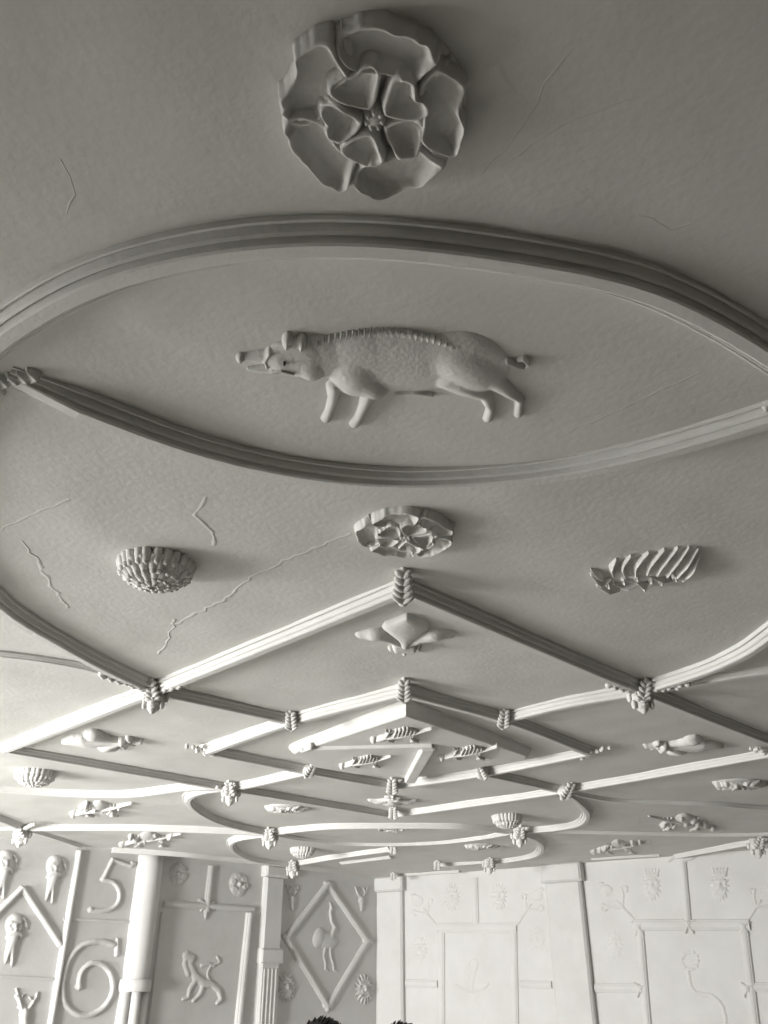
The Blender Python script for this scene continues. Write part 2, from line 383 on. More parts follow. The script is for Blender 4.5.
rib('looped rib turning back from the far left mask boss', [pt['FL']] + R((206, 791), (189, 798), (194, 809), (221, 823), (268, 834)), sm=4)
rib('bright looped rib turning back from the far right leaf boss', [pt['FR']] + R((577, 801), (588, 814), (580, 824), (556, 829), (520, 832)), sm=4)
rib('smaller far loop below the looped rib on the left', R((268, 835), (240, 839), (231, 845), (238, 854), (258, 861), (293, 866)), sm=3)
rib('smaller far loop below the looped rib on the right', R((520, 833), (537, 840), (542, 847), (537, 855), (515, 860), (490, 863)), sm=3)
rib('long nearly straight bright rib across the far left above the wall', R((22, 829), (135, 829), (268, 834)))
rib('long pale rib across the far right above the white wall', R((520, 833), (620, 835), (713, 837), (800, 835)), h=.022)
rib('faint curved rib running right from the far right leaf boss', [pt['FR']] + R((578, 797), (615, 803), (660, 805), (716, 807), (768, 811), (830, 812)), h=.02)
rib('near side of the far eye-shaped panel, bright thin curved rib behind the small diamond', R((268, 834), (310, 829), (350, 827), (440, 827), (480, 829), (520, 833)))
rib('far side of the far eye-shaped panel, thin pale curved rib', R((268, 835), (309, 842), (360, 846), (430, 845), (480, 840), (520, 833)), h=.024)
rib('dark short rib entering from the left edge to the far left corner boss', R((-40, 808), (0, 820), (22, 829)))
rib('short bright rib from the left edge to the far left corner boss', R((-60, 829), (0, 831), (22, 830)), h=.02)
rib('dark rib from the far left corner boss down to the wall', R((22, 830), (50, 838), (80, 848)), h=.024)
rib('bright rib along the top of the numeral wall', R((112, 851), (180, 855), (230, 860), (293, 866)))
rib('bright rib from the lowest left boss to the small boss near the middle', R((293, 865), (340, 857), (391, 850)))
rib('thin pale rib close above the bird lozenge', R((342, 865), (392, 859)), h=.02)
rib('small pale rib close above the corner pilaster', R((393, 877), (460, 873)), h=.02)
rib('pale short rib between two small bosses left of the far right loop', R((437, 867), (490, 863)), h=.024)
rib('bright rib above the crowned masks on the right wall', R((677, 857), (715, 850), (755, 843), (800, 838)))
rib('pale thin rib along the top of the white wall near the pier', R((592, 861), (660, 857)), h=.018)

# ------------------------------------------------------------------ roses
def rose(c, R_, label, group, rot=.3, H=1.0, res=None):
    root = thing('rose_medallion', CE.w(c[0], c[1]), label, 'rose', group)
    res = res or R_ / 100
    rr = random.Random(int(R_ * 1e4) + int(c[1] * 100))
    def polar(X, Y):
        x, y = X - c[0], Y - c[1]; return np.hypot(x, y) / R_, np.arctan2(y, x)
    def petal(k_, n_, r0, r1, off, base, rim, wave):
        ang0 = off + 2 * math.pi * k_ / n_; half = math.pi / n_; tw = rr.uniform(-.12, .12); sc = rr.uniform(.95, 1.03)
        sh = rr.uniform(.12, .30) * rr.choice((-1, 1)); jx = rr.uniform(0, 50)
        def f(X, Y):
            r, a = polar(X, Y); a = (a - ang0 + math.pi) % (2 * math.pi) - math.pi; u = a / half
            q0 = np.clip((r - r0) / (r1 - r0), 0, 1); u = u + sh * np.sin(math.pi * q0) * .55
            rb = r1 * sc * (1 - .06 * np.abs(u) ** 3 - .035 * np.exp(-(u / .25) ** 2)) + .09 * vnoise(a + jx, r * 0 + jx, 4) + .05 * vnoise(a + jx, r * 0 + jx, 11)
            de = rb - r; ds = (1.06 - np.abs(u)) * half * np.maximum(r, .05); di = r - r0 + .03
            k = .10; d = -k * np.log(np.exp(-de / k * 2) + np.exp(-ds / k * 2) + np.exp(-np.maximum(di, -.3) / k * 2)) / 2
            rim_ = np.exp(-((d - .055) / .05) ** 2) * (1 + 1.1 * vnoise(X / R_ + jx, Y / R_ + jx, 3.2))
            h = base + rim * rim_ + wave * .35 * np.clip(.3 - d, 0, .3) + .05 * vnoise(X / R_ + jx, Y / R_, 6)
            return np.where(d > .0, R_ * H * h * np.clip(d / .035, 0, 1) ** .5, -1.0)
        return f
    box = (c[0] - R_ * 1.1, c[0] + R_ * 1.1, c[1] - R_ * 1.1, c[1] + R_ * 1.1)
    def disc(X, Y):
        r, a = polar(X, Y); return np.where(r < .97, R_ * H * .06 * np.clip((.97 - r) * 14, 0, 1) ** .5, -1)
    relief('backing_disc', CE, disc, box, res * 1.5, M_ORN, root)
    for k_ in range(5): relief('outer_petal', CE, petal(k_, 5, .50, 1.03, rot, .12, .24, .10), box, res, M_ORN, root, rf=90)
    for k_ in range(5): relief('inner_petal', CE, petal(k_, 5, .10, .64, rot + math.pi / 5, .20, .22, .10), box, res, M_ORN, root, rf=90)
    def sepal(k_):
        a0 = rot + math.pi / 5 + 2 * math.pi * k_ / 5
        d = np.array((math.cos(a0), math.sin(a0))); e = np.array((-d[1], d[0]))
        P = [np.array(c) + R_ * (d * .60 + e * .0), np.array(c) + R_ * (d * .78 + e * .02), np.array(c) + R_ * (d * .95 + e * .04)]
        return lambda X, Y: stroke(X, Y, P, [R_ * .04, R_ * .06, R_ * .02], [R_ * H * .2, R_ * H * .34, R_ * H * .22])
    for k_ in range(5): relief('sepal', CE, sepal(k_), box, res, M_ORN, root)
    def button(X, Y):
        h = dome(X, Y, c[0], c[1], R_ * .15, R_ * .15, 0, R_ * H * .42)
        for q in range(7):
            a = q * .9 + .2; h = smax(h, dome(X, Y, c[0] + R_ * .085 * math.cos(a), c[1] + R_ * .085 * math.sin(a), R_ * .05, R_ * .05, 0, R_ * H * .46), .002)
        return h
    relief('seed_button', CE, button, box, res, M_ORN, root)
    return root
RG = 'plaster roses on the ceiling'
rose((-.012, .692), .124, 'largest plaster rose, at the top of the photo above the boar panel', RG, rot=1.2, H=.62)
rose((.053, 1.862), .129, 'plaster rose seen aslant below the boar panel, above the nearest leaf boss', RG, rot=.7, H=.52)
fr = CE.at(394, 826); rose((float(fr[0]), float(fr[1])), .12, 'far flattened rose behind the small diamond in the middle', RG, rot=.2, H=.6, res=.005)

# ------------------------------------------------------------------ the boar
def Z2(*L): return [(220 + x / 2.259, 310 + y / 2.257) for x, y in L]
bs = Sketch(CE, .012, .72)
def bst(L, r, H, **k_): bs.st(Z2(*L), [q / 2.259 for q in (r if hasattr(r, '__len__') else [r] * len(L))], H, **k_)
def bdo(x, y, a, b, H, ang=0, **k_): (X_, Y_), = Z2((x, y)); bs.do(X_, Y_, a / 2.259, b / 2.257, H, ang, **k_)
bdo(410, 126, 190, 70, .027, .03, k=.01)
bdo(300, 118, 90, 62, .026, 0, k=.01)
bdo(560, 125, 105, 66, .028, .22, k=.01)
bdo(222, 112, 55, 48, .027, .1, k=.01)
bdo(178, 114, 56, 46, .033, 0, k=.014); bdo(140, 116, 42, 36, .030, .1, k=.014); bdo(205, 136, 34, 28, .034, .5, k=.012)
bdo(305, 155, 60, 46, .040, .25, k=.006)            # shoulder
bdo(340, 178, 44, 26, .036, .3, k=.008)
bdo(560, 136, 94, 52, .040, .3, k=.004)            # haunch
bst([(130, 112), (95, 112), (48, 115)], [34, 22, 10], [.030, .023, .017], k=.014)
bdo(45, 115, 11, 11, .022)
bst([(120, 138), (90, 140), (65, 140)], [15, 12, 7], [.022, .018, .012], k=.01)       # lower jaw
bst([(112, 94), (102, 110), (108, 126)], 7, .030, p=.9)    # snout fold
bst([(258, 175), (256, 205), (247, 235), (240, 252)], [20, 14, 12, 14], [.028, .022, .020, .018])
bst([(335, 195), (325, 222), (314, 248), (304, 264)], [20, 14, 12, 14], [.030, .024, .020, .018])
bst([(520, 160), (560, 182), (600, 196), (612, 225), (606, 250)], [40, 28, 18, 12, 14], [.032, .03, .028, .024, .020])
bst([(620, 165), (655, 190), (678, 205), (674, 240)], [30, 18, 12, 12], [.028, .026, .024, .02])
bst([(400, 196), (440, 192), (478, 196)], [5, 7, 9], [.014, .016, .018])
boar = thing('boar_relief', bs.mid(), 'plaster boar with bristled back walking left inside the eye-shaped panel', 'boar')
bs.build('body', .0021, M_ORN, boar, rough=.0007, rf=22)
for x, y, a_ in ((152, 72, .15), (186, 74, -.1)):
    e = Sketch(CE, .014); (X_, Y_), = Z2((x, y + 4)); e.do(X_, Y_, 6.2, 7.6, .037, a_, p=.8); e.do(X_ + 1.5, Y_ + 2, 2.4, 4.2, .022, a_, p=.8, sub=True); e.build('ear', .0009, M_ORN, boar)
e = Sketch(CE, .012)
for i in range(26):
    t = i / 25; x = 205 + 330 * t; y = 76 - 30 * math.sin(math.pi * min(1, t * 1.05)) ** .8
    e.st(Z2((x, y + 9), (x + 4, y + 3)), [1.5, 1.2], [.0262, .0235])
e.build('bristles', .0016, M_ORN, boar)
e = Sketch(CE, .015); e.st(Z2((648, 118), (672, 128), (690, 134), (697, 124), (686, 114), (672, 118)), [2.5, 2.6, 2.8, 2.6, 2.4, 2.2], [.028, .026, .024, .024, .022, .02]); e.build('tail', .0018, M_ORN, boar)
e = Sketch(CE, .02); e.do(*Z2((146, 115))[0], 2.4, 2.2, .044); o_ = e.build('eye', .0014, M_EYESHADE, boar); o_['label'] = 'small eye, shade of its hole put into the colour'
e = Sketch(CE, .015); e.st(Z2((118, 134), (140, 128), (168, 138)), [1.8, 2.2, 1.6], [.034, .038, .036]); e.build('tusk', .0016, M_ORN, boar)
# leafy tip of the eye-shaped panel at the left
def leaf_spray(label, pts, r, H, name='leaf_tip'):
    e = Sketch(CE, .005); n_ = len(pts)
    e.st(pts, [r * .5] * n_, H * .8)
    for i in range(n_ - 1):
        (x0, y0), (x1, y1) = pts[i], pts[i + 1]
        dx, dy = x1 - x0, y1 - y0; l = math.hypot(dx, dy); m_ = max(1, int(l / (r * .9)))
        for q in range(m_):
            t = q / m_; x, y = x0 + dx * t, y0 + dy * t
            for s_ in (-1, 1): e.st([(x, y), (x + dx / l * r - s_ * dy / l * r * .9, y + dy / l * r * .8 + s_ * dx / l * r * .9 * .7)], [r * .42, r * .25], [H, H * .6])
    o = e.build(name, max(.0025, r * pxs(CE, *pts[0]) / 6), M_ORN, loc=e.mid()); return tag(o, label, 'leaf ornament', 'leaf ornaments on the ceiling ribs')
leaf_spray('leafy tip where the boar panel closes at the left edge', [(38, 374), (18, 378), (-8, 384)], 9, .03)
leaf_spray('leafy tip where the boar panel closes at the right edge', [(764, 404), (775, 405), (790, 404)], 8, .03)

# ------------------------------------------------------------------ pendant domes, leafy mask, fleurs
def scale_dome(c, r, H, label, n_=(24, 20, 14, 8)):
    """round hanging boss covered in overlapping petal-shaped scales"""
    base = CE.w(c[0], c[1]); root = thing('scale_dome', base, label, 'boss', 'scaled dome bosses on the ceiling')
    mb = MB(); N_ = 28; K = 12
    vs = []
    for i in range(K):
        t = i / (K - 1); a = t * math.pi / 2 * .98; rr = r * .92 * math.cos(a); z = H * .93 * math.sin(a)
        if i == 0: rr = r * .95; z = -EMB
        for q in range(N_): b = 2 * math.pi * q / N_; vs.append(base + Vector((rr * math.cos(b), rr * math.sin(b), -z)))
    fs = [(i * N_ + q, i * N_ + (q + 1) % N_, (i + 1) * N_ + (q + 1) % N_, (i + 1) * N_ + q) for i in range(K - 1) for q in range(N_)]
    fs += [tuple(range(N_)), tuple((K - 1) * N_ + q for q in range(N_))]
    mb.add(vs, fs); mb.build('core', M_ORN, root)
    for ring, cnt in enumerate(n_):
        mb = MB(); a = math.radians((14, 36, 57, 76)[ring])
        for q in range(cnt):
            b = 2 * math.pi * (q + .5 * (ring % 2)) / cnt + random.uniform(-.05, .05)
            e = Vector((math.cos(b), math.sin(b), 0)); s_ = Vector((-e.y, e.x, 0)); nn = (e * math.cos(a) * H + Vector((0, 0, -1)) * math.sin(a) * r).normalized(); t = s_.cross(nn).normalized()
            p = base + e * r * .95 * math.cos(a) + Vector((0, 0, -H * .97 * math.sin(a)))
            wd = math.pi * r * math.cos(a) / cnt * .95 + .001; ln = (.24, .23, .19, .13)[ring] * (r + H) * .82
            blob(mb, p, s_ * wd, t * ln, nn * r * .12, 2)
            blob(mb, p + t * (ln * .55 if t.z < 0 else -ln * .55) + nn * r * .05, s_ * wd * .75, t * ln * .35, nn * r * .10, 1)
        mb.build('scale_ring', M_ORN, root)
    return root
d0 = CE.at(157, 563); scale_dome(d0, .100, .066, 'scaled dome boss left of the oblique rose, above the left mask boss')
d1 = CE.at(36, 771); scale_dome(d1, .105, .075, 'scaled dome boss near the left edge, under the long dark rib')
d2 = CE.at(507, 816); scale_dome(d2, .10, .075, 'scaled dome boss inside the bright loop right of centre')
d3 = CE.at(303, 848); scale_dome(d3, .105, .075, 'scaled dome boss inside the far left loop above the bird lozenge')

def arcpts_(L, st=4): return [tuple(p) for p in catmull(L, st)]
def frond_mask(c, ang, L_, label, cat_group='leafy lion masks on the ceiling', res=.003):
    """small face amid long combed-back leaves"""
    root = thing('leafy_mask', CE.w(c[0], c[1]), label, 'mask', cat_group); ca, sa = math.cos(ang), math.sin(ang)
    T = lambda x, y: (c[0] + L_ * (x * ca - y * sa), c[1] + L_ * (x * sa + y * ca))
    box = (c[0] - L_ * .75, c[0] + L_ * .75, c[1] - L_ * .75, c[1] + L_ * .75)
    def base(X, Y):
        cx, cy = T(.02, 0); return dome(X, Y, cx, cy, L_ * .43, L_ * .30, ang, L_ * .07)
    relief('backing', CE, base, box, res, M_ORN, root)
    def face(X, Y):
        h = dome(X, Y, *T(-.08, -.02), L_ * .2, L_ * .2, ang, L_ * .12)
        h = smax(h, stroke(X, Y, [T(-.1, .05), T(-.1, -.1)], [L_ * .035, L_ * .06], L_ * .16), .004)
        for s_ in (-1, 1):
            h = smax(h, dome(X, Y, *T(-.08 + .1 * s_, -.06), L_ * .07, L_ * .06, ang, L_ * .14), .003)
            h = smax(h, stroke(X, Y, [T(-.1 + .03 * s_, .08), T(-.1 + .15 * s_, .10)], L_ * .04, L_ * .15), .003)
            h = h - np.maximum(dome(X, Y, *T(-.09 + .085 * s_, .035), L_ * .035, L_ * .03, ang, L_ * .05), 0)
        h = h - np.maximum(dome(X, Y, *T(-.1, -.16), L_ * .09, L_ * .025, ang, L_ * .04), 0)
        return h
    relief('face', CE, face, box, res, M_ORN, root)
    for k_ in range(19):
        a = math.radians(-60 + 300 * k_ / 18) - .4; r0 = .22; r1 = .5 + .06 * math.sin(k_ * 2.1)
        ex = (math.cos(a) * 1.05, math.sin(a) * .60); cu = .17
        P = [T(ex[0] * r0, ex[1] * r0), T(ex[0] * (r0 + r1) / 2 - ex[1] * cu * .3, ex[1] * (r0 + r1) / 2 + cu * .3), T(ex[0] * r1 + cu * .6, ex[1] * r1 + cu * .5)]
        relief('frond', CE, (lambda P: lambda X, Y: stroke(X, Y, P, [L_ * .03, L_ * .05, L_ * .014], [L_ * .11, L_ * .13, L_ * .05]))(P), box, res * .9, M_ORN, root)
    return root
def Z4(*L): return [(380 + x / 1.979, 490 + y / 1.979) for x, y in L]
lf = Sketch(CE, .008, 1.0); lf.do(*Z4((525, 166))[0], 40, 10, .016, -.12, p=.9)
lfr = thing('leaf_spray', lf.mid(), 'long feathery leaf spray right of the oblique rose, above the right mask boss', 'leaf ornament', 'leafy lion masks on the ceiling')
lf.build('backing', .002, M_ORN, lfr)
for L_ in (((462, 166), (458, 152), (468, 138)), ((485, 168), (480, 148), (497, 132)), ((505, 166), (508, 144), (532, 126)), ((528, 162), (537, 140), (563, 120)), ((548, 164), (562, 140), (590, 116)),
           ((568, 166), (585, 142), (612, 115)), ((585, 170), (604, 148), (630, 117)), ((598, 174), (616, 158), (634, 130)), ((440, 172), (428, 164), (418, 158))):
    e = Sketch(CE, .01, 1.0); Q_ = arcpts_(Z4(*L_), 2); t_ = np.linspace(0, 1, len(Q_)); e.st(Q_, list(np.interp(t_, [0, .4, 1], [2.2, 2.8, 1.0])), list(np.interp(t_, [0, .5, 1], [.024, .027, .012])), p=.9); e.build('frond', .0013, M_ORN, lfr, rough=.0008)
for x_, y_, a_, b_ in ((452, 184, 7, 4), (482, 176, 6, 5), (508, 170, 7, 5), (536, 174, 6, 4), (556, 178, 7, 4), (584, 170, 8, 4), (522, 190, 5, 3)):
    e = Sketch(CE, .01, 1.0); (X_, Y_), = Z4((x_, y_)); e.do(X_, Y_, a_ * .62, b_ * .62, .03, -.3, p=.8); e.do(X_ - 1, Y_, a_ * .2, b_ * .25, .012, 0, sub=True); e.build('lobe', .0013, M_ORN, lfr, rough=.001)
for L_ in (((418, 168), (436, 180), (458, 176)), ((430, 190), (450, 194), (474, 198)), ((466, 186), (488, 188), (512, 184)), ((528, 166), (556, 172), (588, 176)), ((505, 178), (522, 186), (540, 182))):
    e = Sketch(CE, .01, 1.0); Q_ = arcpts_(Z4(*L_), 2); t_ = np.linspace(0, 1, len(Q_)); e.st(Q_, list(np.interp(t_, [0, .5, 1], [1.6, 3.6, 1.4])), list(np.interp(t_, [0, .5, 1], [.016, .031, .016])), p=.9); e.build('lower_leaf', .0013, M_ORN, lfr, rough=.0008)
frond_mask(CE.at(738, 783, .01), .1, .30, 'leafy mask near the right edge, below the bright rib of the large diamond', res=.005)
frond_mask(CE.at(285, 808, .01), .2, .27, 'leafy mask inside the looped rib left of centre', res=.005)
frond_mask(CE.at(480, 846, .01), .2, .27, 'leafy mask inside the far right loop', res=.006)

def fleur(c, ang, U, label, Hs=.55, res=.004):
    root = thing('fleur_de_lis', CE.w(c[0], c[1]), label, 'fleur-de-lis', 'plaster fleurs-de-lis around the small diamond'); ca, sa = math.cos(ang), math.sin(ang)
    T = lambda x, y: (c[0] + U * (x * ca - y * sa), c[1] + U * (x * sa + y * ca))
    box = (c[0] - U, c[0] + U, c[1] - U, c[1] + U)
    def loc(X, Y):
        x, y = (X - c[0]) / U, (Y - c[1]) / U; return x * ca + y * sa, -x * sa + y * ca
    def centre(X, Y):
        x, y = loc(X, Y); hw = np.interp(y, [-.12, 0, .15, .32, .5, .62, .74, .84], [.05, .05, .07, .16, .25, .22, .10, .0])
        q = 1 - (x / np.maximum(hw, 1e-4)) ** 2; q = np.where((y < -.12) | (y > .84), -1, q)
        return np.where(q > 0, Hs * U * (.17 * np.sqrt(np.maximum(q, 0)) * np.interp(y, [-.1, .2, .5, .84], [.8, .85, 1, .5]) + .02), -1)
    relief('middle_petal', CE, centre, box, res, M_ORN, root)
    for s_ in (-1, 1):
        P = [T(s_ * .05, .02), T(s_ * .16, .20), T(s_ * .31, .31), T(s_ * .44, .27)]
        relief('side_petal', CE, (lambda P: lambda X, Y: stroke(X, Y, P, [U * .05, U * .09, U * .14, U * .10], [Hs * U * .12, Hs * U * .15, Hs * U * .18, Hs * U * .11]))(P), box, res, M_ORN, root)
    relief('band', CE, lambda X, Y: stroke(X, Y, [T(-.09, -.02), T(.09, -.02)], U * .055, Hs * U * .22), box, res, M_ORN, root)
    def tail(X, Y):
        h = stroke(X, Y, [T(0, -.05), T(0, -.26)], [U * .05, U * .03], Hs * U * .13)
        for s_ in (-1, 1): h = np.maximum(h, stroke(X, Y, [T(0, -.06), T(s_ * .09, -.14), T(s_ * .15, -.12)], U * .04, Hs * U * .12))
        return h
    relief('tail', CE, tail, box, res, M_ORN, root)
    return root
fleur(CE.at(405, 648, .02), math.pi, .31, 'upright fleur-de-lis with open petals just below the nearest leaf boss')
fleur(CE.at(122, 744, .02), math.pi / 2, .34, 'fleur-de-lis lying sideways left of the small diamond', res=.006)
fleur(CE.at(664, 748, .02), -math.pi / 2, .34, 'fleur-de-lis lying sideways right of the small diamond', res=.006)
fleur(CE.at(393, 800, .02), 0, .30, 'far fleur-de-lis below the small diamond with two spread petals', res=.006)

# ------------------------------------------------------------------ rib bosses
CR = Vector((0, 0, -1))
def leaf_mesh(mb, o, d, sc, n_=5, h0=.050, h1=.004, lean=.075):
    """herringbone leaf wrapped over the rib: runs from the rib's underside to the ceiling on the side d"""
    s_ = Vector((-d.y, d.x, 0))
    P = lambda t: o - d * (.018 * sc) + d * (lean * sc * t) + CR * (h0 + (h1 - h0) * t ** 1.3) * sc
    for i in range(7):
        t = i / 6; blob(mb, P(t) , s_ * .012 * sc, (d * .5 - CR * .6).normalized() * .012 * sc, (d * .6 + CR * .5) * .014 * sc, 2)
    for i in range(n_):
        t = (i + .2) / n_; p = P(t); ax = (P(min(1, t + .1)) - P(max(0, t - .1))).normalized(); k_ = 1 - .35 * t
        nn = s_.cross(ax).normalized()
        for g_ in (-1, 1):
            dr = (ax * .75 + s_ * g_ * .8).normalized(); q = p + dr * .016 * sc * k_ + (d * .35 + CR * .3) * .016 * sc
            blob(mb, q, dr * .021 * sc * k_, dr.cross(nn).normalized() * .0085 * sc, nn * .009 * sc, 2)
    p = P(1.08); blob(mb, p, s_ * .008 * sc, d * .010 * sc, CR * .014 * sc, 1)
def leaf_boss(x, y, label, sc=1.0, ang=-90, hh=1.0):
    c = CE.at(x, y, .03); o = CE.w(c[0], c[1]); root = thing('leaf_boss', o, label, 'boss', 'leaf bosses where ribs meet'); d = Vector((math.cos(math.radians(ang)), math.sin(math.radians(ang)), 0))
    s_ = Vector((-d.y, d.x, 0))
    mb = MB(); blob(mb, o + CR * .012 * sc - d * .012 * sc, s_ * .024 * sc, d * .03 * sc, CR * .034 * sc, 3); mb.build('core', M_ORN, root)
    mb = MB(); leaf_mesh(mb, o, d, sc); mb.build('leaf', M_ORN, root); return root
def mask_boss(x, y, label, sc=1.0, swags=((), ()), leaf=True):
    c = CE.at(x, y, .03); o = CE.w(c[0], c[1]); root = thing('mask_boss', o, label, 'boss', 'face bosses where ribs meet')
    d = Vector((0, -1, 0)); s_ = Vector((1, 0, 0))
    if leaf:
        mb = MB(); leaf_mesh(mb, o + d * .012 * sc, d, sc, 4); mb.build('leaf', M_ORN, root)
    mb = MB(); f = o - d * .012 * sc + CR * .05 * sc
    U = (-CR - d * .25).normalized(); Fd = (d - CR * .25).normalized()      # face up and forward
    Fd = s_.cross(U); Fd = Fd if Fd.dot(d) > 0 else -Fd
    Q = lambda a, b, e: f + s_ * a * sc + U * b * sc + Fd * e * sc
    B_ = lambda a, b, e, ra, rb, re, n_=2: blob(mb, Q(a, b, e), s_ * ra * sc, U * rb * sc, Fd * re * sc, n_)
    B_(0, .008, 0, .035, .034, .030, 3); B_(0, -.020, .004, .024, .026, .024, 3); B_(0, -.040, .006, .012, .014, .014)
    B_(0, .002, .031, .007, .016, .010); B_(0, .026, .022, .030, .008, .012)
    for g_ in (-1, 1):
        B_(.017 * g_, -.008, .024, .011, .010, .009); B_(.015 * g_, .020, .028, .011, .005, .007); B_(.038 * g_, .012, -.002, .008, .018, .014)
        B_(.030 * g_, -.020, .008, .009, .018, .012)
    B_(0, -.020, .029, .012, .004, .006); B_(0, -.028, .026, .009, .004, .006); B_(0, .042, .004, .03, .012, .022)
    mb.build('face', M_ORN, root)
    for sw in swags:
        if not sw: continue
        mb = MB(); P = [CE.w(*CE.at(a, b, .03), .03) for a, b in sw]; T_ = 0
        for i in range(len(P) - 1):
            m_ = max(2, int((P[i + 1] - P[i]).length / .019)); dd = (P[i + 1] - P[i]).normalized(); s2 = Vector((-dd.y, dd.x, 0))
            for q in range(m_):
                p = P[i].lerp(P[i + 1], q / m_) + s2 * .006 * (-1) ** q; blob(mb, p, dd * .013, s2 * .012, CR * .013, 2)
        mb.build('garland', M_ORN, root)
    return root
leaf_boss(403, 589, 'leaf boss at the nearest point of the large diamond, above the upright fleur-de-lis', 1.22)
leaf_boss(404, 692, 'leaf boss at the near point of the small diamond, over the drop panel', 1.15)
leaf_boss(292, 722, 'leaf boss midway on the small diamond\'s bright near left side', 1.1)
leaf_boss(503, 720, 'leaf boss midway on the small diamond\'s dark near right side', 1.1)
leaf_boss(308, 771, 'leaf boss on the small diamond\'s far left side, left of the drop panel', 1.1, -60)
leaf_boss(483, 773, 'leaf boss on the small diamond\'s far right side, right of the drop panel', 1.1, -115)
leaf_boss(392, 786, 'leaf boss at the far point of the small diamond, above the spread fleur-de-lis', 1.3)
leaf_boss(393, 813, 'leaf boss at the far point of the large diamond, below the spread fleur-de-lis', 1.2)
leaf_boss(564, 790, 'tilted leaf boss where the bright loop starts on the far right', 1.4, -70)
leaf_boss(393, 849, 'tiny leaf boss at the right end of the rib above the bird lozenge', 1.2)
leaf_boss(437, 865, 'tiny leaf boss above the white wall, second from the corner pilaster', 1.3)
leaf_boss(393, 876, 'tiny leaf boss right above the corner pilaster', 1.2)
mask_boss(155, 693, 'face boss with leaf crown and garlands on the left of the large diamond', 1.12, (((148, 690), (125, 683), (96, 673)), ((163, 690), (185, 684))))
mask_boss(641, 693, 'face boss with leaf crown and garlands on the right of the large diamond', 1.12, (((634, 692), (606, 684)), ((650, 690), (676, 687), (692, 682))))
mask_boss(231, 789, 'face boss on the far left side of the large diamond, above the looped rib', 1.25, (((224, 788), (214, 787)),))
mask_boss(270, 834, 'face boss at the left tip of the far eye-shaped panel', 1.4)
mask_boss(519, 832, 'face boss at the right tip of the far eye-shaped panel', 1.4)
mask_boss(293, 865, 'lowest face boss on the left, right above the bird lozenge wall', 1.5)
mask_boss(489, 862, 'small face boss at the low end of the far right loop', 1.4)
mask_boss(22, 830, 'face boss at the far left edge above the bearded heads', 1.5, (((24, 829), (34, 824)),))
mask_boss(756, 842, 'face boss at the far right edge above the crowned masks', 1.5)
def bead_tip(label, pts):
    c = CE.w(*CE.at(*pts[0])); mb = MB(); P = [CE.w(*CE.at(a, b, .02), .022) for a, b in pts]; k_ = 0
    tot = sum((P[i + 1] - P[i]).length for i in range(len(P) - 1)); run = 0
    for i in range(len(P) - 1):
        L_ = (P[i + 1] - P[i]).length; m_ = max(2, int(L_ / .022)); dd = (P[i + 1] - P[i]).normalized(); s2 = Vector((-dd.y, dd.x, 0))
        for q in range(m_):
            t = (run + L_ * q / m_) / tot; r = .018 * (1 - .55 * t); blob(mb, P[i].lerp(P[i + 1], q / m_) + s2 * .010 * (-1) ** q, dd * r, s2 * r * .9, CR * r * 1.1, 2); k_ += 1
        run += L_
    return tag(mb.build('garland', M_ORN, loc=c), label, 'garland', 'beaded garlands at the small diamond\'s corners')
bead_tip('beaded garland at the small diamond\'s left corner', [(212, 753), (203, 751), (192, 747), (182, 744)])
bead_tip('beaded garland at the small diamond\'s right corner', [(580, 756), (588, 752), (600, 749), (612, 746)])
bead_tip('beaded garland at the right end of the large diamond', [(768, 752), (760, 750), (750, 747)])

# ------------------------------------------------------------------ drop panel in the small diamond, with its cross bars and creatures
def pplane(x, y, d): u = CE.at(x, y, d); return Vector((u[0], u[1], CEIL - d))
pn, pl, pr = pplane(406, 716, .065), pplane(299, 751, .040), pplane(527, 756, .040)
nrm = (pl - pn).cross(pr - pn).normalized(); nrm = nrm if nrm.z < 0 else -nrm
Sx = (Vector((1, 0, 0)) - nrm * nrm.x).normalized(); Ty = nrm.cross(Sx); Ty = Ty if Ty.y > 0 else -Ty
PP = Surf(pn, Sx, Ty, nrm)
pan = thing('drop_panel', Vector((.1, 4.0, CEIL)), 'sloping drop panel with chamfered edge hanging inside the small diamond', 'panel')
pf = pplane(395, 780, .02)
def onplane(u, v): # z on panel plane
    z = pn.z - (nrm.x * (u - pn.x) + nrm.y * (v - pn.y)) / nrm.z; return Vector((u, v, min(z, CEIL - .004)))
ring = [pn]
for t in (.2, .4, .6, .8): ring.append(onplane(*(pn.lerp(pl, t))[:2]))
ctrl = [(pl.x, pl.y), (pl.x - .035, pl.y + .07), (pl.x - .02, pl.y + .15), (-.36, 4.42), (-.15, 4.62), (.1, 4.72), (.4, 4.50), (pr.x + .01, pr.y + .1), (pr.x, pr.y)]
ring += [onplane(*c_) for c_ in ctrl]
for t in (.8, .6, .4, .2): ring.append(onplane(*(pn.lerp(pr, t))[:2]))
cen = Vector((.1, 4.1, 0)); K = len(ring)
outw = [Vector((p.x, p.y, 0)) + (Vector((p.x, p.y, 0)) - cen).normalized() * .022 for p in ring]
vs = [Vector((p.x, p.y, CEIL + .01)) for p in outw] + [Vector((o_.x, o_.y, (p.z * .35 + CEIL * .65))) for p, o_ in zip(ring, outw)] + [p + Vector((0, 0, .004)) for p in ring] + [p + (cen - Vector((p.x, p.y, 0))).normalized() * .008 for p in ring]
fs = [tuple(range(K))[::-1], tuple(3 * K + i for i in range(K))]
for lv in range(3):
    for i in range(K): j = (i + 1) % K; fs.append((lv * K + i, lv * K + j, lv * K + K + j, lv * K + K + i))
mesh_obj('panel_block', vs, fs, M_RIB, pan, smooth=False)
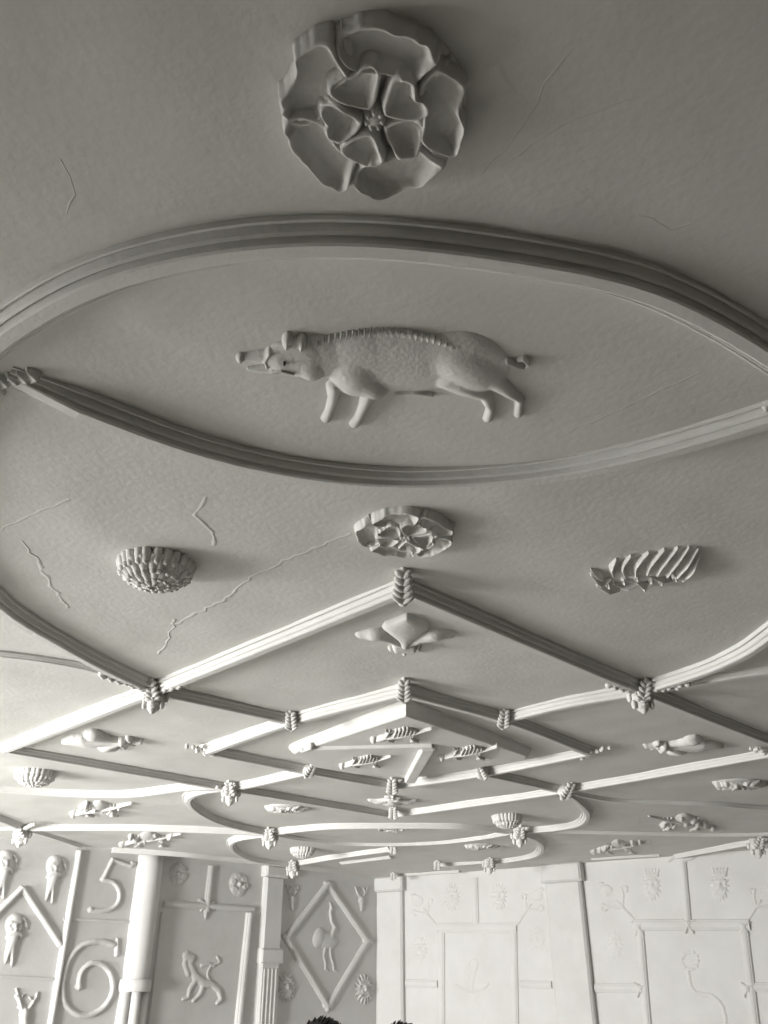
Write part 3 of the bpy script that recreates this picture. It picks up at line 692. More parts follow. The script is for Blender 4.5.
def bar(surf, a, b, w, h, bev, name, m, parent=None, loc=None, px_=True, arch=0):
    A_ = Vector(surf.w(*(surf.at(*a) if px_ else a))); B_ = Vector(surf.w(*(surf.at(*b) if px_ else b))); d = (B_ - A_); s_ = d.normalized().cross(surf.N).normalized()
    mb = MB(); prof = [(-1, -.012 / h if h else 0), (-1, .35), (-.82, .62), (-.62, .66), (-.55, .86), (-.2, 1), (.2, 1), (.55, .86), (.62, .66), (.82, .62), (1, .35), (1, -.012 / h)]
    if not bev: prof = [(-1, -.012 / h), (-1, .8), (-.8, 1), (.8, 1), (1, .8), (1, -.012 / h)]
    n_ = max(2, int(d.length / .06)); vs = []; ph = random.random() * 7; m_ = len(prof)
    for i in range(n_ + 1):
        p = A_ + d * (i / n_); j = 1 + .08 * float(vnoise(np.array(ph + i * .1), np.array(1.3), 4))
        for x, q in prof: vs.append(p + s_ * x * w / 2 * j + surf.N * q * h * (j if q > 0 else 1))
    fs = [(i * m_ + q, i * m_ + (q + 1) % m_, (i + 1) * m_ + (q + 1) % m_, (i + 1) * m_ + q) for i in range(n_) for q in range(m_)]
    fs += [tuple(range(m_)), tuple(n_ * m_ + q for q in range(m_))]
    mb.add(vs, fs); return mb.build(name, m, parent, loc if loc is not None else (A_ + B_) / 2, smooth=False)
bar(PP, (303, 748), (432, 745), .05, .016, False, 'cross_bar', M_RIB, pan)
bar(PP, (428, 745), (410, 778), .060, .028, False, 'cross_bar', M_RIB, pan)
e = Sketch(PP); e.st([(303, 748), (311, 746)], [4, 3], [.03, .024]); e.build('bar_end', .004, M_RIB, pan)

def creature(surf, x, y, k_, label, H=.035, name='creature_relief', ang=0.0, res=None, flip=1):
    """long-bodied creature with a comb on its back and splayed feet"""
    ca, sa = math.cos(ang), math.sin(ang)
    Pp = lambda a, b: (x + k_ * (a * ca * flip - b * sa), y + k_ * (a * sa * flip + b * ca))
    res = res or max(.003, .9 * pxs(surf, x, y)); root = None
    e = Sketch(surf); e.st([Pp(-30, 6), Pp(-20, 2), Pp(-5, 0), Pp(10, -2), Pp(30, -6)], [k_ * q for q in (2.6, 3.4, 4.4, 3.4, 1.8)], [H * .7, H * .9, H, H * .8, H * .5]); e.do(*Pp(-31, 6), 4 * k_, 2.6 * k_, H * .9)
    root = thing(name, e.mid(), label, 'creature', 'small creatures in relief on the ceiling')
    e.build('body', res, M_ORN, root)
    e = Sketch(surf)
    if surf is CE:
        rr = random.Random(int(x)); e.do(*Pp(-4, -3), 9 * k_, 5 * k_, H * .8)
        for i in range(8): e.do(*Pp(-24 + 6 * i + rr.uniform(-2, 2), rr.uniform(-6, 3)), k_ * rr.uniform(2.5, 4.5), k_ * rr.uniform(1.5, 2.6), H * rr.uniform(.8, 1.3), rr.uniform(-.6, .6))
        e.build('mane', res, M_ORN, root)
    else:
        for i in range(6): e.st([Pp(-10 + 4 * i, 0), Pp(-7 + 4 * i, -7 + abs(i - 2.5))], [1.9 * k_, 1.6 * k_], [H * .9, H * .6])
        e.build('comb', res, M_ORN, root)
    for a, b in ((-18, 1), (8, 1)):
        for s_ in (1, -1):
            e = Sketch(surf); q = 7 if s_ > 0 else -5
            e.st([Pp(a, b), Pp(a + 3, b + q * .7)], [1.6 * k_, 1.3 * k_], [H * .8, H * .6])
            for t in (-4, 0, 4): e.st([Pp(a + 3, b + q * .7), Pp(a + 4 + t, b + q)], 1.0 * k_, H * .5)
            e.build('foot', res, M_ORN, root)
    return root
creature(PP, 403, 733, .95, 'comb-backed creature on the drop panel, nearest of the three')
creature(PP, 367, 760, .8, 'comb-backed creature on the drop panel\'s left, below the cross bar')
creature(PP, 470, 751, .9, 'comb-backed creature on the drop panel\'s right side')
creature(CE, 103, 808, .95, 'plump creature in relief below the bright curved rib on the left', .042)
creature(CE, 152, 839, .95, 'flat creature in relief just above the numerals on the left', .034)
creature(CE, 680, 821, 1.05, 'long-tailed creature in relief at the far right, above the crowned masks', .042, flip=-1)
creature(CE, 622, 846, .9, 'faint flat creature in relief above the white wall near the pier', .04)

# ------------------------------------------------------------------ left wall
def wbar(surf, a, b, wpx, h, label, cat='moulding', name='wall_bar', group='raised plaster bars on the walls', bev=True):
    o = bar(surf, a, b, wpx * pxs(surf, *a), h, bev, name, M_WALL); return tag(o, label, cat, group)
LB = lambda a, b, w, lab, h=.05, **k_: wbar(LW, a, b, w, h * .62, lab, **k_)
LB((79, 851), (49, 1030), 6, 'tall round bar between the bearded heads and the numerals', .06)
LB((-12, 922), (22, 888), 6, 'rising half of the chevron between the bearded heads')
LB((22, 888), (60, 945), 6, 'falling half of the chevron ending at the tall bar')
LB((-10, 976), (53, 979), 3, 'thin ledge above the antlers', .02)
LB((63, 919), (131, 922), 3, 'thin ledge between the numerals five and six', .02)
LB((211, 866), (206, 912), 7, 'short upright bar between the two small roses on the left wall', .05)
LB((163, 904), (253, 909), 6, 'level bar above the lion panel', .05)
LB((249, 913), (237, 1030), 8, 'upright bar on the right of the lion panel', .07)
LB((162, 912), (148, 1030), 3, 'thin upright edge on the left of the lion panel', .03)
LB((327, 885), (286, 938), 6.5, 'upper left bar of the bird lozenge')
LB((328, 885), (367, 941), 6.5, 'upper right bar of the bird lozenge')
LB((286, 938), (327, 1006), 6.5, 'lower left bar of the bird lozenge')
LB((367, 941), (328, 1006), 6.5, 'lower right bar of the bird lozenge')
def wthing(sk, name, label, cat, part, group=None, res=.008, m=None):
    root = thing(name, sk.mid(), label, cat, group); sk.build(part, res, m or M_WALL, root, rough=.003, rf=18); return root
def bearded_head(x, y, k_, label, tilt=.12):
    e = Sketch(LW); e.do(x, y, 8 * k_, 11 * k_, .075, tilt, k=.01); e.do(x + 1, y - 5 * k_, 6.5 * k_, 6 * k_, .085, 0, k=.01)
    for s_ in (-1, 1):
        e.st([(x + s_ * 1.2 * k_, y - 1.5 * k_), (x + s_ * 5 * k_, y - 2.5 * k_)], 1.3 * k_, .10); e.do(x + s_ * 3.2 * k_, y + .8 * k_, 1.8 * k_, 1.2 * k_, .03, sub=True)
        e.do(x + s_ * 3.8 * k_, y + 4 * k_, 2.8 * k_, 2.4 * k_, .088)
    e.st([(x, y - 1 * k_), (x, y + 4.5 * k_)], [1.0 * k_, 1.9 * k_], [.095, .115])
    e.do(x, y + 8.2 * k_, 2.8 * k_, .9 * k_, .03, sub=True)
    root = wthing(e, 'bearded_head', label, 'head', 'head', 'bearded heads on the left wall', .010)
    b = Sketch(LW)
    b.st([(x - 1 * k_, y + 9 * k_), (x - 4 * k_, y + 19 * k_), (x - 8 * k_, y + 34 * k_)], [5 * k_, 3.6 * k_, 1.3 * k_], [.085, .07, .035])
    b.st([(x, y + 9 * k_), (x - 2 * k_, y + 20 * k_), (x - 2 * k_, y + 37 * k_)], [5 * k_, 3.0 * k_, 1.2 * k_], [.085, .07, .035])
    for s_ in (-1, 1): b.st([(x, y + 6.5 * k_), (x + s_ * 5 * k_, y + 8.5 * k_), (x + s_ * 7 * k_, y + 12 * k_)], [1.5 * k_, 1.8 * k_, .8 * k_], [.095, .09, .05])
    b.build('beard', .010, M_WALL, root)
    e = Sketch(LW); e.st([(x + 8 * k_, y - 6 * k_), (x + 11 * k_, y - 2 * k_), (x + 12 * k_, y + 5 * k_)], [1.5 * k_, 1.8 * k_, 1 * k_], [.04, .04, .02]); e.build('wreath_leaf', .010, M_WALL, root)
bearded_head(54, 866, 1.0, 'bearded head with forked beard nearest the tall bar')
bearded_head(5, 861, 1.0, 'bearded head at the left edge, above the chevron')
bearded_head(14, 925, 1.1, 'bearded head under the chevron')
e = Sketch(LW); e.st([(24, 1012), (23, 1040)], [4.5, 4], .08); e.do(24, 1015, 5, 5, .09)
dr = wthing(e, 'stag_relief', 'stag head with antlers low on the left wall', 'stag', 'head')
for s_, L_ in ((-1, [(22, 1010), (19, 1001), (16, 988)]), (1, [(27, 1010), (33, 1002), (38, 992)])):
    e = Sketch(LW); e.st(L_, [1.8, 1.6, 1.0], [.05, .05, .03]); (a, b) = L_[1]
    e.st([L_[1], (a - 4, b - 5)], 1.1, .04); e.st([L_[1], (a + 4, b - 6)], 1.1, .04); e.st([L_[0], (L_[0][0] + 4 * s_, L_[0][1] - 3)], 1.1, .04); e.build('antler', .009, M_WALL, dr)
W1 = lambda *L: [(x / 2.954, 830 + y / 2.954) for x, y in L]
def arcpts(L, st=6): return [tuple(p) for p in catmull(L, st)]
e = Sketch(LW)
e.st(W1((332, 88), (388, 106)), [2.2, 2.0], .045); e.st(W1((332, 88), (303, 146)), [2.4, 2.2], .045)
e.st(arcpts(W1((303, 146), (335, 155), (352, 182), (348, 215), (322, 236), (275, 240)), 3), 2.4, .05)
e.do(*W1((267, 237))[0], 3.2, 3.6, .05); e.do(*W1((390, 100))[0], 2.6, 3.4, .05); e.do(*W1((303, 146))[0], 3, 2.5, .05)
tag(e.build('numeral', .008, M_WALL, loc=e.mid(), rough=.003, rf=18), 'raised plaster numeral five', 'numeral', 'date numerals on the left wall')
e = Sketch(LW)
e.st(arcpts(W1((335, 338), (290, 330), (240, 342), (203, 385), (185, 450), (190, 510), (222, 542), (262, 547), (305, 525), (331, 480), (328, 430), (302, 398), (268, 395), (242, 415), (233, 440), (232, 465)), 3), 2.9, .055)
e.st(W1((345, 322), (345, 365)), [1.2, 3.4], .045); e.do(*W1((233, 464))[0], 4.5, 3.2, .05)
tag(e.build('numeral', .008, M_WALL, loc=e.mid(), rough=.003, rf=18), 'large raised spiral numeral six', 'numeral', 'date numerals on the left wall')

def column(surf, top, bot, wpx, label):
    """half round column with ring capital over a bundle of slim shafts"""
    a = np.array(surf.at(*top)); b = np.array(surf.at(*bot)); s0 = (a[0] + b[0]) / 2; r = wpx * pxs(surf, *bot) / 2
    root = thing('half_column', surf.w(s0, 0), label, 'column'); zb = b[1]
    def shaft(name, s_, t0, t1, r_, seg=14, bul=0, out=1.0, h0=0.0):
        P = []; vs = []; n_ = 10
        for i in range(n_ + 1):
            t = t0 + (t1 - t0) * i / n_; rr = r_ * (1 + bul * math.sin(math.pi * i / n_))
            for q in range(seg + 1):
                an = math.pi * q / seg; vs.append(surf.w(s_ + rr * math.cos(an), t, h0 + rr * out * math.sin(an)))
            vs.append(surf.w(s_ - rr, t, -.02)); vs.append(surf.w(s_ + rr, t, -.02))
        m_ = seg + 3; fs = [(i * m_ + q, i * m_ + (q + 1) % m_, (i + 1) * m_ + (q + 1) % m_, (i + 1) * m_ + q) for i in range(n_) for q in range(m_)]
        fs += [tuple(range(m_)), tuple(n_ * m_ + q for q in range(m_))]
        return mesh_obj(name, vs, fs, M_WALL, root)
    shaft('shaft', s0, zb, CEIL + .005, r, bul=.03)
    shaft('ring', s0, zb - .07, zb + .02, r * 1.16, bul=.07)
    for k_ in (-1, 0, 1): shaft('slim_shaft', s0 + k_ * r * .72, .25, zb - .06, r * .38, h0=r * (.45 if k_ == 0 else .2))
    shaft('base', s0, 0, .26, r * 1.2, bul=.04)
column(LW, (152, 858), (132, 982), 28, 'half round column between the numerals and the lion panel')
def wall_rose(x, y, k_, label):
    e = Sketch(LW); e.do(x, y, 10 * k_, 13 * k_, .025)
    for i in range(6):
        a = i * math.pi / 3 + .3; e.do(x + 6 * k_ * math.cos(a), y + 7.5 * k_ * math.sin(a), 3.4 * k_, 4.2 * k_, .055, a); e.do(x + 6.5 * k_ * math.cos(a), y + 8 * k_ * math.sin(a), 1.6 * k_, 2 * k_, .02, a, sub=True)
    root = wthing(e, 'rose_medallion', label, 'rose', 'petals', 'small roses on the left wall', .008)
    e = Sketch(LW); e.do(x, y, 2.5 * k_, 3 * k_, .075); e.build('seed_button', .008, M_WALL, root)
wall_rose(178, 874, .95, 'small rose left of the short upright bar on the left wall')
wall_rose(239, 884, 1.0, 'small rose right of the short upright bar on the left wall')
e = Sketch(LW); e.do(206.5, 905, 3, 6, .07); e.st([(206, 908), (205, 919)], [3, 1], [.06, .04]); e.st([(199, 900), (213, 909)], [1.5, 1.5], .06); e.st([(201, 910), (213, 902)], 1.5, .06)
tag(e.build('leaf_tip', .008, M_WALL, loc=e.mid()), 'pointed leaf hanging where bars cross above the lion', 'leaf ornament')
for x, y, lab in ((328, 884, 'knot at the top of the bird lozenge'), (286, 937, 'knot at the left corner of the bird lozenge'), (327, 1006, 'knot at the bottom of the bird lozenge'), (367, 941, 'knot at the right corner of the bird lozenge')):
    e = Sketch(LW); e.do(x, y, 4.5, 4, .075); e.do(x - 3, y - 1, 2, 2.4, .06); e.do(x + 3, y + 1, 2, 2.4, .06); e.do(x, y + 3.5, 2.2, 2.6, .065); tag(e.build('knot', .008, M_WALL, loc=e.mid()), lab, 'knot', 'plaster knots on the bird lozenge')
# lion rampant (from zoom coordinates)
e = Sketch(LW); q = W1
e.st(q((560, 395), (575, 430), (600, 452), (625, 455)), [3.5, 4, 4.5, 3.5], [.04, .045, .05, .045])
e.st(q((565, 380), (548, 372)), [5, 4], .05); e.st(q((552, 365), (545, 395), (555, 425)), 3, .04)
e.st(q((580, 440), (560, 470), (555, 495), (540, 500)), [3, 2.5, 2, 1.8], .04)
e.st(q((600, 455), (590, 485), (570, 505)), [3, 2.4, 2], .04)
e.st(q((625, 455), (645, 475), (652, 500), (640, 512)), [3.2, 3, 2.2, 1.8], .045)
e.st(q((595, 400), (615, 395), (632, 402)), [2.2, 1.9, 1.5], .035)
e.hs = .3
lion = wthing(e, 'lion_relief', 'faint lion rearing on the panel right of the half round column', 'lion', 'body', None, .008)
e = Sketch(LW); e.st(arcpts(q((622, 450), (612, 425), (625, 400), (648, 392), (640, 375)), 3), [1.4] * len(arcpts(q((622, 450), (612, 425), (625, 400), (648, 392), (640, 375)), 3)), .03); e.build('tail', .008, M_WALL, lion)
# pilaster left of the bird lozenge
def pilaster(surf, xt0, xt1, yt, xb0, xb1, yb, h, label, cap=True, flutes=None, capdrop=.16, name='pilaster', band=None):
    a0, a1 = surf.at(xt0, yt), surf.at(xt1, yt); b0, b1 = surf.at(xb0, yb), surf.at(xb1, yb)
    s0 = min((a0[0] + b0[0]) / 2, (a1[0] + b1[0]) / 2); s1 = max((a0[0] + b0[0]) / 2, (a1[0] + b1[0]) / 2); w = s1 - s0
    root = thing(name, surf.w((s0 + s1) / 2, 0), label, 'pilaster', 'pilasters on the walls'); up = surf.T
    mb = MB(); mb.box(surf.w(s0, .2, -.02), surf.S * w, up * (CEIL - .2 - capdrop + .01), surf.N * (h + .02), bev=.02); mb.build('shaft', M_WALL, root, smooth=False)
    if cap:
        mb = MB(); g_ = .025
        mb.box(surf.w(s0 - g_, CEIL - capdrop, -.02), surf.S * (w + 2 * g_), up * (capdrop + .005), surf.N * (h + .05), bev=.018); mb.build('capital', M_WALL, root, smooth=False)
    mb = MB(); mb.box(surf.w(s0 - .03, 0, -.02), surf.S * (w + .06), up * .2, surf.N * (h + .05), bev=.015); mb.build('base', M_WALL, root, smooth=False)
    if band:
        t = surf.at(*band)[1]; mb = MB(); mb.box(surf.w(s0 - .015, t - .06, 0), surf.S * (w + .03), up * .12, surf.N * (h + .025), bev=.012); mb.build('band', M_WALL, root, smooth=False)
        if flutes:
            for i in range(flutes):
                mb = MB(); fw = w / (flutes + 1); x = s0 + fw * (i + .75)
                mb.box(surf.w(x, .25, h - .01), surf.S * fw * .5, up * (t - .35), surf.N * .016, bev=.006); mb.build('fluting', M_WALL, root, smooth=False)
    return root
pilaster(LW, 262, 281, 869, 255, 274, 1024, .06, 'fluted pilaster between the lion panel and the bird lozenge', capdrop=.1, flutes=4, band=(262, 956))
# bird in the lozenge
q = lambda *L: [(120 + x / 2.844, 840 + y / 2.844) for x, y in L]
e = Sketch(LW); e.do(*q((588, 285))[0], 12, 9, .06, .3, k=.01); e.do(*q((565, 278))[0], 6, 11, .065, .2, k=.01)
e.st(q((600, 275), (610, 250), (600, 228), (597, 205), (600, 196)), [3.4, 2.4, 1.9, 1.8, 2.2], [.055, .05, .045, .045, .05]); e.st(q((599, 194), (597, 178)), [1.8, .8], [.05, .03])
bird = wthing(e, 'bird_relief', 'long-necked bird standing inside the plaster lozenge', 'bird', 'body', None, .007)
for L_ in (q((583, 305), (578, 330), (584, 352), (582, 368)), q((597, 305), (598, 330), (605, 352), (607, 370))):
    e = Sketch(LW); e.st(L_, [2, 1.2, 1.4, 1.0], [.04, .035, .035, .03]); e.st([L_[-1], (L_[-1][0] + 3, L_[-1][1] + 1.5)], 1, .03); e.build('leg', .007, M_WALL, bird)
for x, y, lab in ((292, 900, 'small antlered head above left of the bird lozenge'), (361, 901, 'small antlered head above right of the bird lozenge')):
    e = Sketch(LW); e.st([(x, y - 2), (x, y + 9)], [3.4, 1.8], [.06, .05]); e.do(x, y, 3.2, 4, .065)
    r_ = wthing(e, 'stag_relief', lab, 'stag', 'head', 'small antlered heads beside the lozenge', .007)
    for s_ in (-1, 1):
        e = Sketch(LW); e.st([(x + s_, y - 3), (x + 4 * s_, y - 8), (x + 6 * s_, y - 14)], [1.4, 1.2, .8], .035); e.st([(x + 4 * s_, y - 8), (x + 2 * s_, y - 13)], .9, .03); e.build('antler', .007, M_WALL, r_)
def lion_mask(surf, x, y, k_, label, group, crown=False, deep=1.0, res=.009):
    e = Sketch(surf); H = .06 * deep; e.do(x, y, 6.2 * k_, 10 * k_, H, k=.01)
    e.st([(x, y - 4 * k_), (x, y + 1.5 * k_)], [1.2 * k_, 2.0 * k_], [H * 1.3, H * 1.7])
    for s_ in (-1, 1):
        e.do(x + s_ * 2.6 * k_, y - 2 * k_, 1.3 * k_, 1.2 * k_, H * .6, sub=True); e.do(x + s_ * 2.4 * k_, y + 3 * k_, 2.2 * k_, 2 * k_, H * 1.35); e.st([(x + s_ * k_, y - 4.5 * k_), (x + s_ * 4.5 * k_, y - 5 * k_)], 1.1 * k_, H * 1.35)
    e.do(x, y + 5.8 * k_, 2.3 * k_, .9 * k_, H * .5, sub=True)
    root = wthing(e, 'lion_mask', label, 'mask', 'face', group, res)
    e = Sketch(surf)
    for i in range(16):
        a = 2 * math.pi * i / 16; ca, sa = math.cos(a), math.sin(a)
        if crown and sa < -.6: continue
        e.st([(x + 5 * k_ * ca, y + 8.5 * k_ * sa), (x + 8.5 * k_ * ca, y + 14.5 * k_ * sa)], [1.8 * k_, .8 * k_], [H * .9, H * .4])
    e.build('mane', res, M_WALL, root)
    if crown:
        e = Sketch(surf); e.st([(x - 5 * k_, y - 10 * k_), (x + 5 * k_, y - 10 * k_)], 1.8 * k_, H)
        for i in range(5): e.st([(x + (i - 2) * 2.5 * k_, y - 10.5 * k_), (x + (i - 2) * 3.2 * k_, y - 16 * k_)], [1.1 * k_, 1.0 * k_], [H, H * .8])
        e.build('crown', res, M_WALL, root)
    return root
GL = 'shaggy masks below the bird lozenge'
lion_mask(LW, 286, 987, 1.05, 'shaggy mask below left of the bird lozenge', GL, res=.007); lion_mask(LW, 364, 989, 1.05, 'shaggy mask below right of the bird lozenge', GL, res=.007)

# ------------------------------------------------------------------ right wall
pilaster(RW, 379, 405, 882, 378, 405, 1024, .06, 'broad bright pilaster in the room corner', capdrop=.14)
pilaster(RW, 549, 586, 868, 556, 593, 1024, .075, 'wide projecting pier between the two panels of the white wall', capdrop=.16, name='pier')
RB = lambda a, b, w, lab, h=.045: wbar(RW, a, b, w, h * .5, lab)
RB((475, 878), (476, 925), 7, 'short upright bar between the plain lion masks')
RB((437, 928), (517, 928), 9, 'level bar over the left panel of the white wall')
RB((442, 932), (442, 1030), 7, 'upright bar on the left of the left white panel')
RB((514, 932), (516, 1030), 7, 'upright bar on the right of the left white panel')
RB((406, 983), (438, 984), 7, 'level bar between the corner pilaster and the left white panel')
RB((520, 984), (552, 985), 7, 'level bar between the left white panel and the pier')
RB((683, 862), (688, 921), 7, 'short upright bar between the crowned masks', .06)
RB((634, 925), (750, 925), 10, 'level bar over the right panel of the white wall', .06)
RB((640, 930), (648, 1030), 8, 'upright bar on the left of the right white panel', .06)
RB((744, 930), (756, 1030), 9, 'upright bar on the right of the right white panel', .06)
RB((595, 988), (639, 988), 8, 'level bar between the pier and the right white panel')
RB((754, 987), (800, 987), 8, 'level bar at the right edge beyond the right white panel')
GM = 'lion masks on the white wall'
lion_mask(RW, 452, 897, .95, 'plain lion mask left of the upright bar over the left white panel', GM)
lion_mask(RW, 499, 897, .95, 'plain lion mask right of the upright bar over the left white panel', GM)
lion_mask(RW, 420, 949, .9, 'faint lion mask beside the left white panel', GM, deep=.7)
lion_mask(RW, 537, 940, 1.0, 'faint lion mask between the left white panel and the pier', GM, deep=.4)
lion_mask(RW, 615, 945, 1.0, 'faint lion mask between the pier and the right white panel', GM, deep=.4)
lion_mask(RW, 652, 886, 1.05, 'crowned lion mask left of the upright bar over the right white panel', GM, True, .9)
lion_mask(RW, 720, 886, 1.1, 'crowned lion mask right of the upright bar over the right white panel', GM, True, 1.2)
def spray(x0, y0, x1, y1, label):
    dx, dy = x1 - x0, y1 - y0; l = math.hypot(dx, dy); ux, uy = dx / l, dy / l; P = lambda a, b: (x0 + ux * a * l - uy * b * l, y0 + uy * a * l + ux * b * l)
    e = Sketch(RW); e.st([P(0, 0), P(.6, 0)], [2, 1.2], .04)
    root = wthing(e, 'flower_spray', label, 'flower', 'stem', 'flower sprays on the panel corners', .009)
    e = Sketch(RW); e.do(*P(.85, 0), 6, 6, .045, math.atan2(uy, ux)); e.do(*P(.78, 0), 2, 2, .02, sub=True); e.do(*P(1.0, .0), 3.5, 2.5, .05); e.build('bloom', .009, M_WALL, root)
    for s_ in (-1, 1):
        L_ = arcpts([P(.45, 0), P(.6, .16 * s_), P(.72, .22 * s_), P(.66, .30 * s_), P(.6, .24 * s_)], 2); e = Sketch(RW); e.st(L_, 1.3, .035); e.build('tendril', .009, M_WALL, root)
spray(640, 926, 601, 884, 'flower spray at the top left corner of the right white panel')
spray(744, 926, 772, 884, 'flower spray at the top right corner of the right white panel')
spray(438, 928, 414, 896, 'faint flower spray at the top left corner of the left white panel')
spray(516, 926, 541, 890, 'flower spray at the top right corner of the left white panel')
# long-necked animal under a wreath in the right panel
e = Sketch(RW); e.st(arcpts([(688, 972), (690, 984), (696, 993), (712, 996), (722, 1006), (726, 1024), (726, 1040)], 4), 2.4, .03)
stg = wthing(e, 'stag_relief', 'faint curved animal with a round wreath in the right white panel', 'stag', 'body', None, .009)
e = Sketch(RW)
for i in range(11): a = 2 * math.pi * i / 11; e.do(690 + 8 * math.cos(a), 961 + 9 * math.sin(a), 2.4, 2.4, .03)
e.build('wreath', .009, M_WALL, stg)
e = Sketch(RW); e.st(arcpts([(455, 985), (468, 991), (480, 990), (488, 984)], 3), 1.6, .025); e.do(474, 965, 5, 7, .018); e.st([(474, 970), (470, 988)], [3, 4], .02)
wthing(e, 'animal_relief', 'very faint worn animal in the left white panel', 'animal', 'body', None, .009)
for x, y, sf, lab in ((641, 988, RW, 'leaf knot on the left side of the right white panel'), (689, 924, RW, 'leaf knot at the middle of the bar over the right white panel'), (748, 988, RW, 'leaf knot on the right side of the right white panel'), (744, 926, RW, 'leaf knot at the top right corner of the right white panel'), (639, 927, RW, 'leaf knot at the top left corner of the right white panel')):
    e = Sketch(sf, 0, .5); e.do(x, y, 4, 4, .085)
    for a, b in ((-7, -5), (7, -4), (-3, 9), (5, 9)): e.st([(x, y), (x + a, y + b)], [2.2, .9], [.085, .06])
    tag(e.build('leaf_knot', .009, M_WALL, loc=e.mid()), lab, 'knot', 'leaf knots on the right white panel')
e = Sketch(RW); e.st([(669, 860), (674, 856), (682, 858), (690, 858), (697, 855)], [2.4, 3, 3.4, 3, 2], .07); e.do(683, 861, 5, 4, .085)
tag(e.build('leaf_knot', .009, M_WALL, loc=e.mid()), 'leaf knot at the wall top above the crowned masks', 'knot')

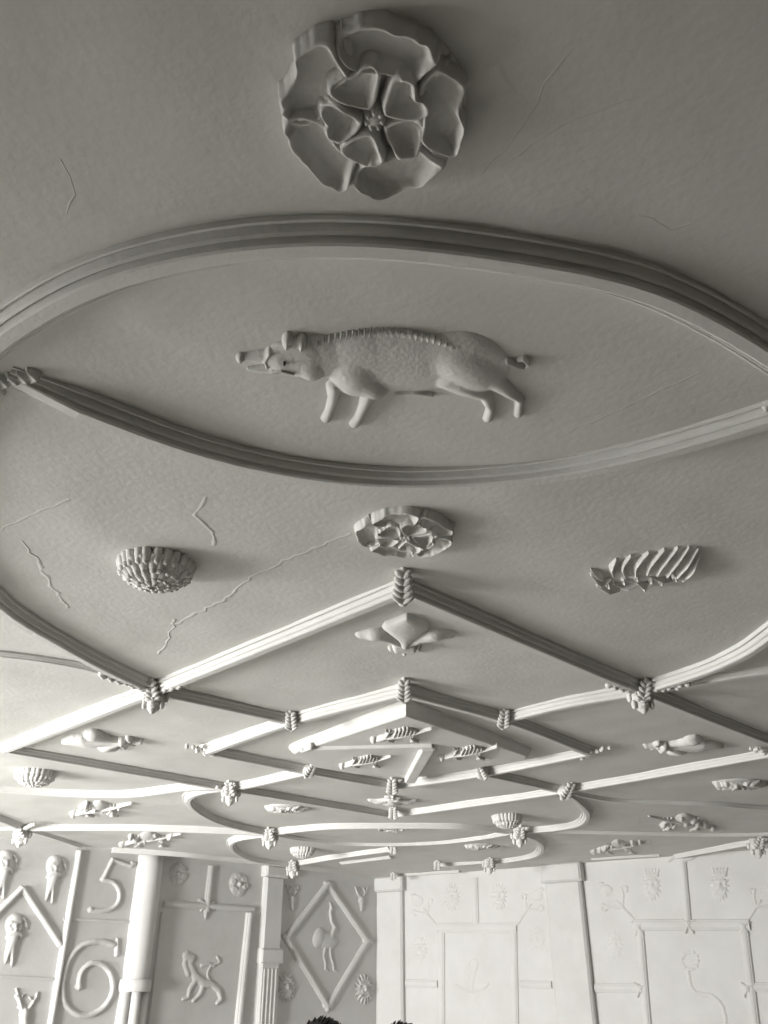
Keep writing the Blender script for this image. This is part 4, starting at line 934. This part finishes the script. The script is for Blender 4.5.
# ------------------------------------------------------------------ two people whose hair just shows at the bottom edge
def skin_obj(name, nodes, edges, m, parent, sub=2, root_i=0):
    off = rootloc(parent); me = bpy.data.meshes.new(name); me.from_pydata([tuple(Vector(p) ) for p, r in nodes], edges, []); me.materials.append(m)
    o = bpy.data.objects.new(name, me); COL.objects.link(o); o.parent = parent
    o.modifiers.new('skin', 'SKIN'); s2 = o.modifiers.new('sub', 'SUBSURF'); s2.levels = s2.render_levels = sub
    o.modifiers['skin'].use_smooth_shade = True
    for i, (p, r) in enumerate(nodes): me.skin_vertices[0].data[i].radius = r if hasattr(r, '__len__') else (r, r)
    me.skin_vertices[0].data[root_i].use_root = True
    return o
def person(x, y, ztop, turn, label, hairmess=1.0):
    root = thing('person', (x, y, 0), label, 'person'); root.rotation_euler = (0, 0, turn); k_ = ztop / 1.70
    nod = [((0, 0, .95), (.15, .11)), ((0, 0, 1.12), (.13, .10)), ((0, 0, 1.32), (.16, .11)), ((0, .005, 1.44), (.07, .065)), ((0, 0, 1.51), (.055, .055)), ((0, .01, 1.57), (.068, .080)), ((0, .01, 1.64), (.074, .088)), ((0, .005, 1.675), (.045, .055)),
           ((0, .105, 1.57), (.012, .012))]
    ed = [(0, 1), (1, 2), (2, 3), (3, 4), (4, 5), (5, 6), (6, 7), (5, 8)]
    for s_ in (-1, 1):
        b = len(nod); nod += [((.19 * s_, 0, 1.38), .052), ((.24 * s_, -.02, 1.12), .042), ((.25 * s_, .05, .90), .032), ((.25 * s_, .07, .83), (.022, .036)), ((.25 * s_, .085, .79), (.016, .036))]
        ed += [(3, b), (b, b + 1), (b + 1, b + 2), (b + 2, b + 3), (b + 3, b + 4)]
        for f in range(4):
            c_ = len(nod); fy = .055 + .02 * f; ln = (.07, .085, .08, .06)[f]
            nod += [((.25 * s_, fy + .005, .765), .009), ((.245 * s_, fy + .01, .765 - ln * .5), .0085), ((.235 * s_, fy + .012, .765 - ln), .007)]; ed += [(b + 4, c_), (c_, c_ + 1), (c_ + 1, c_ + 2)]
        c_ = len(nod); nod += [((.245 * s_, .115, .80), .010), ((.235 * s_, .135, .765), .008)]; ed += [(b + 3, c_), (c_, c_ + 1)]
        b = len(nod); nod += [((.09 * s_, 0, .88), .085), ((.10 * s_, .01, .48), .056), ((.10 * s_, -.02, .10), .038), ((.10 * s_, .0, .045), .042), ((.11 * s_, .14, .035), (.040, .030))]
        ed += [(0, b), (b, b + 1), (b + 1, b + 2), (b + 2, b + 3), (b + 3, b + 4)]
        c_ = len(nod); nod += [((.082 * s_, .0, 1.575), (.012, .02))]; ed += [(5, c_)]
    S_ = lambda L: [((p[0] * k_, p[1] * k_, p[2] * k_), (tuple(q * k_ for q in r) if hasattr(r, '__len__') else r * k_)) for p, r in L]
    skin_obj('body', S_(nod), ed, M_SKIN, root)
    ja = [((0, 0, .86), (.18, .135)), ((0, 0, 1.12), (.16, .13)), ((0, 0, 1.33), (.18, .13)), ((0, 0, 1.44), (.085, .08))]; je = [(0, 1), (1, 2), (2, 3)]
    for s_ in (-1, 1):
        b = len(ja); ja += [((.20 * s_, 0, 1.38), .068), ((.245 * s_, -.02, 1.12), .056), ((.252 * s_, .045, .91), .046)]; je += [(2, b), (b, b + 1), (b + 1, b + 2)]
    skin_obj('jacket', S_(ja), je, M_COAT, root)
    tr = [((0, 0, .97), (.16, .12))]; te = []
    for s_ in (-1, 1):
        b = len(tr); tr += [((.09 * s_, 0, .86), .098), ((.10 * s_, .01, .48), .072), ((.10 * s_, -.015, .09), .058)]; te += [(0, b), (b, b + 1), (b + 1, b + 2)]
    skin_obj('trousers', S_(tr), te, M_JEANS, root)
    mb = MB(); rr = random.Random(int(x * 100)); o = Vector((0, -.012, 1.622)) * k_
    vv, ff = ico(4)
    pts = []
    for p in vv:
        n_ = 1 + .05 * math.sin(p.x * 9 + 3 * p.y) + .035 * math.sin(p.y * 17 + p.z * 6)
        q = Vector((p.x * .088, p.y * .103, p.z * (.078 if p.z > 0 else .10))) * n_ * k_
        if p.y > .35 and p.z < .25: q = q * .82
        pts.append(o + q)
    mb.add(pts, ff)
    for i in range(60):                                  # loose tufts
        a = rr.uniform(0, 6.28); e_ = rr.uniform(.35, 1.3); d = Vector((math.cos(a) * math.cos(e_), math.sin(a) * math.cos(e_), math.sin(e_)))
        c_ = o + Vector((d.x * .088, d.y * .103, d.z * .078)) * k_; t = d.orthogonal().normalized()
        s2 = d.cross(t)
        blob(mb, c_, t * .028 * rr.uniform(.6, 1.2) + d * .007 * hairmess, s2 * .007, d * .006, 1)
    me_ = mesh_obj('hair', mb.v, mb.f, M_HAIR); me_.parent = root
    return root
def head_at(px_, py_, dist):
    d = ray(px_, py_); k_ = dist / d.y; return d.x * k_, d.y * k_, CAM_Z + d.z * k_
hx, hy, hz = head_at(322, 1019, 3.6); person(hx, hy, hz, .3, 'person standing below the bird lozenge, only the dark crown of the hair showing')
hx, hy, hz = head_at(402, 1024, 4.6); person(hx, hy, hz, -.2, 'person standing below the corner pilaster, only dark ruffled hair tips showing', 2.0)
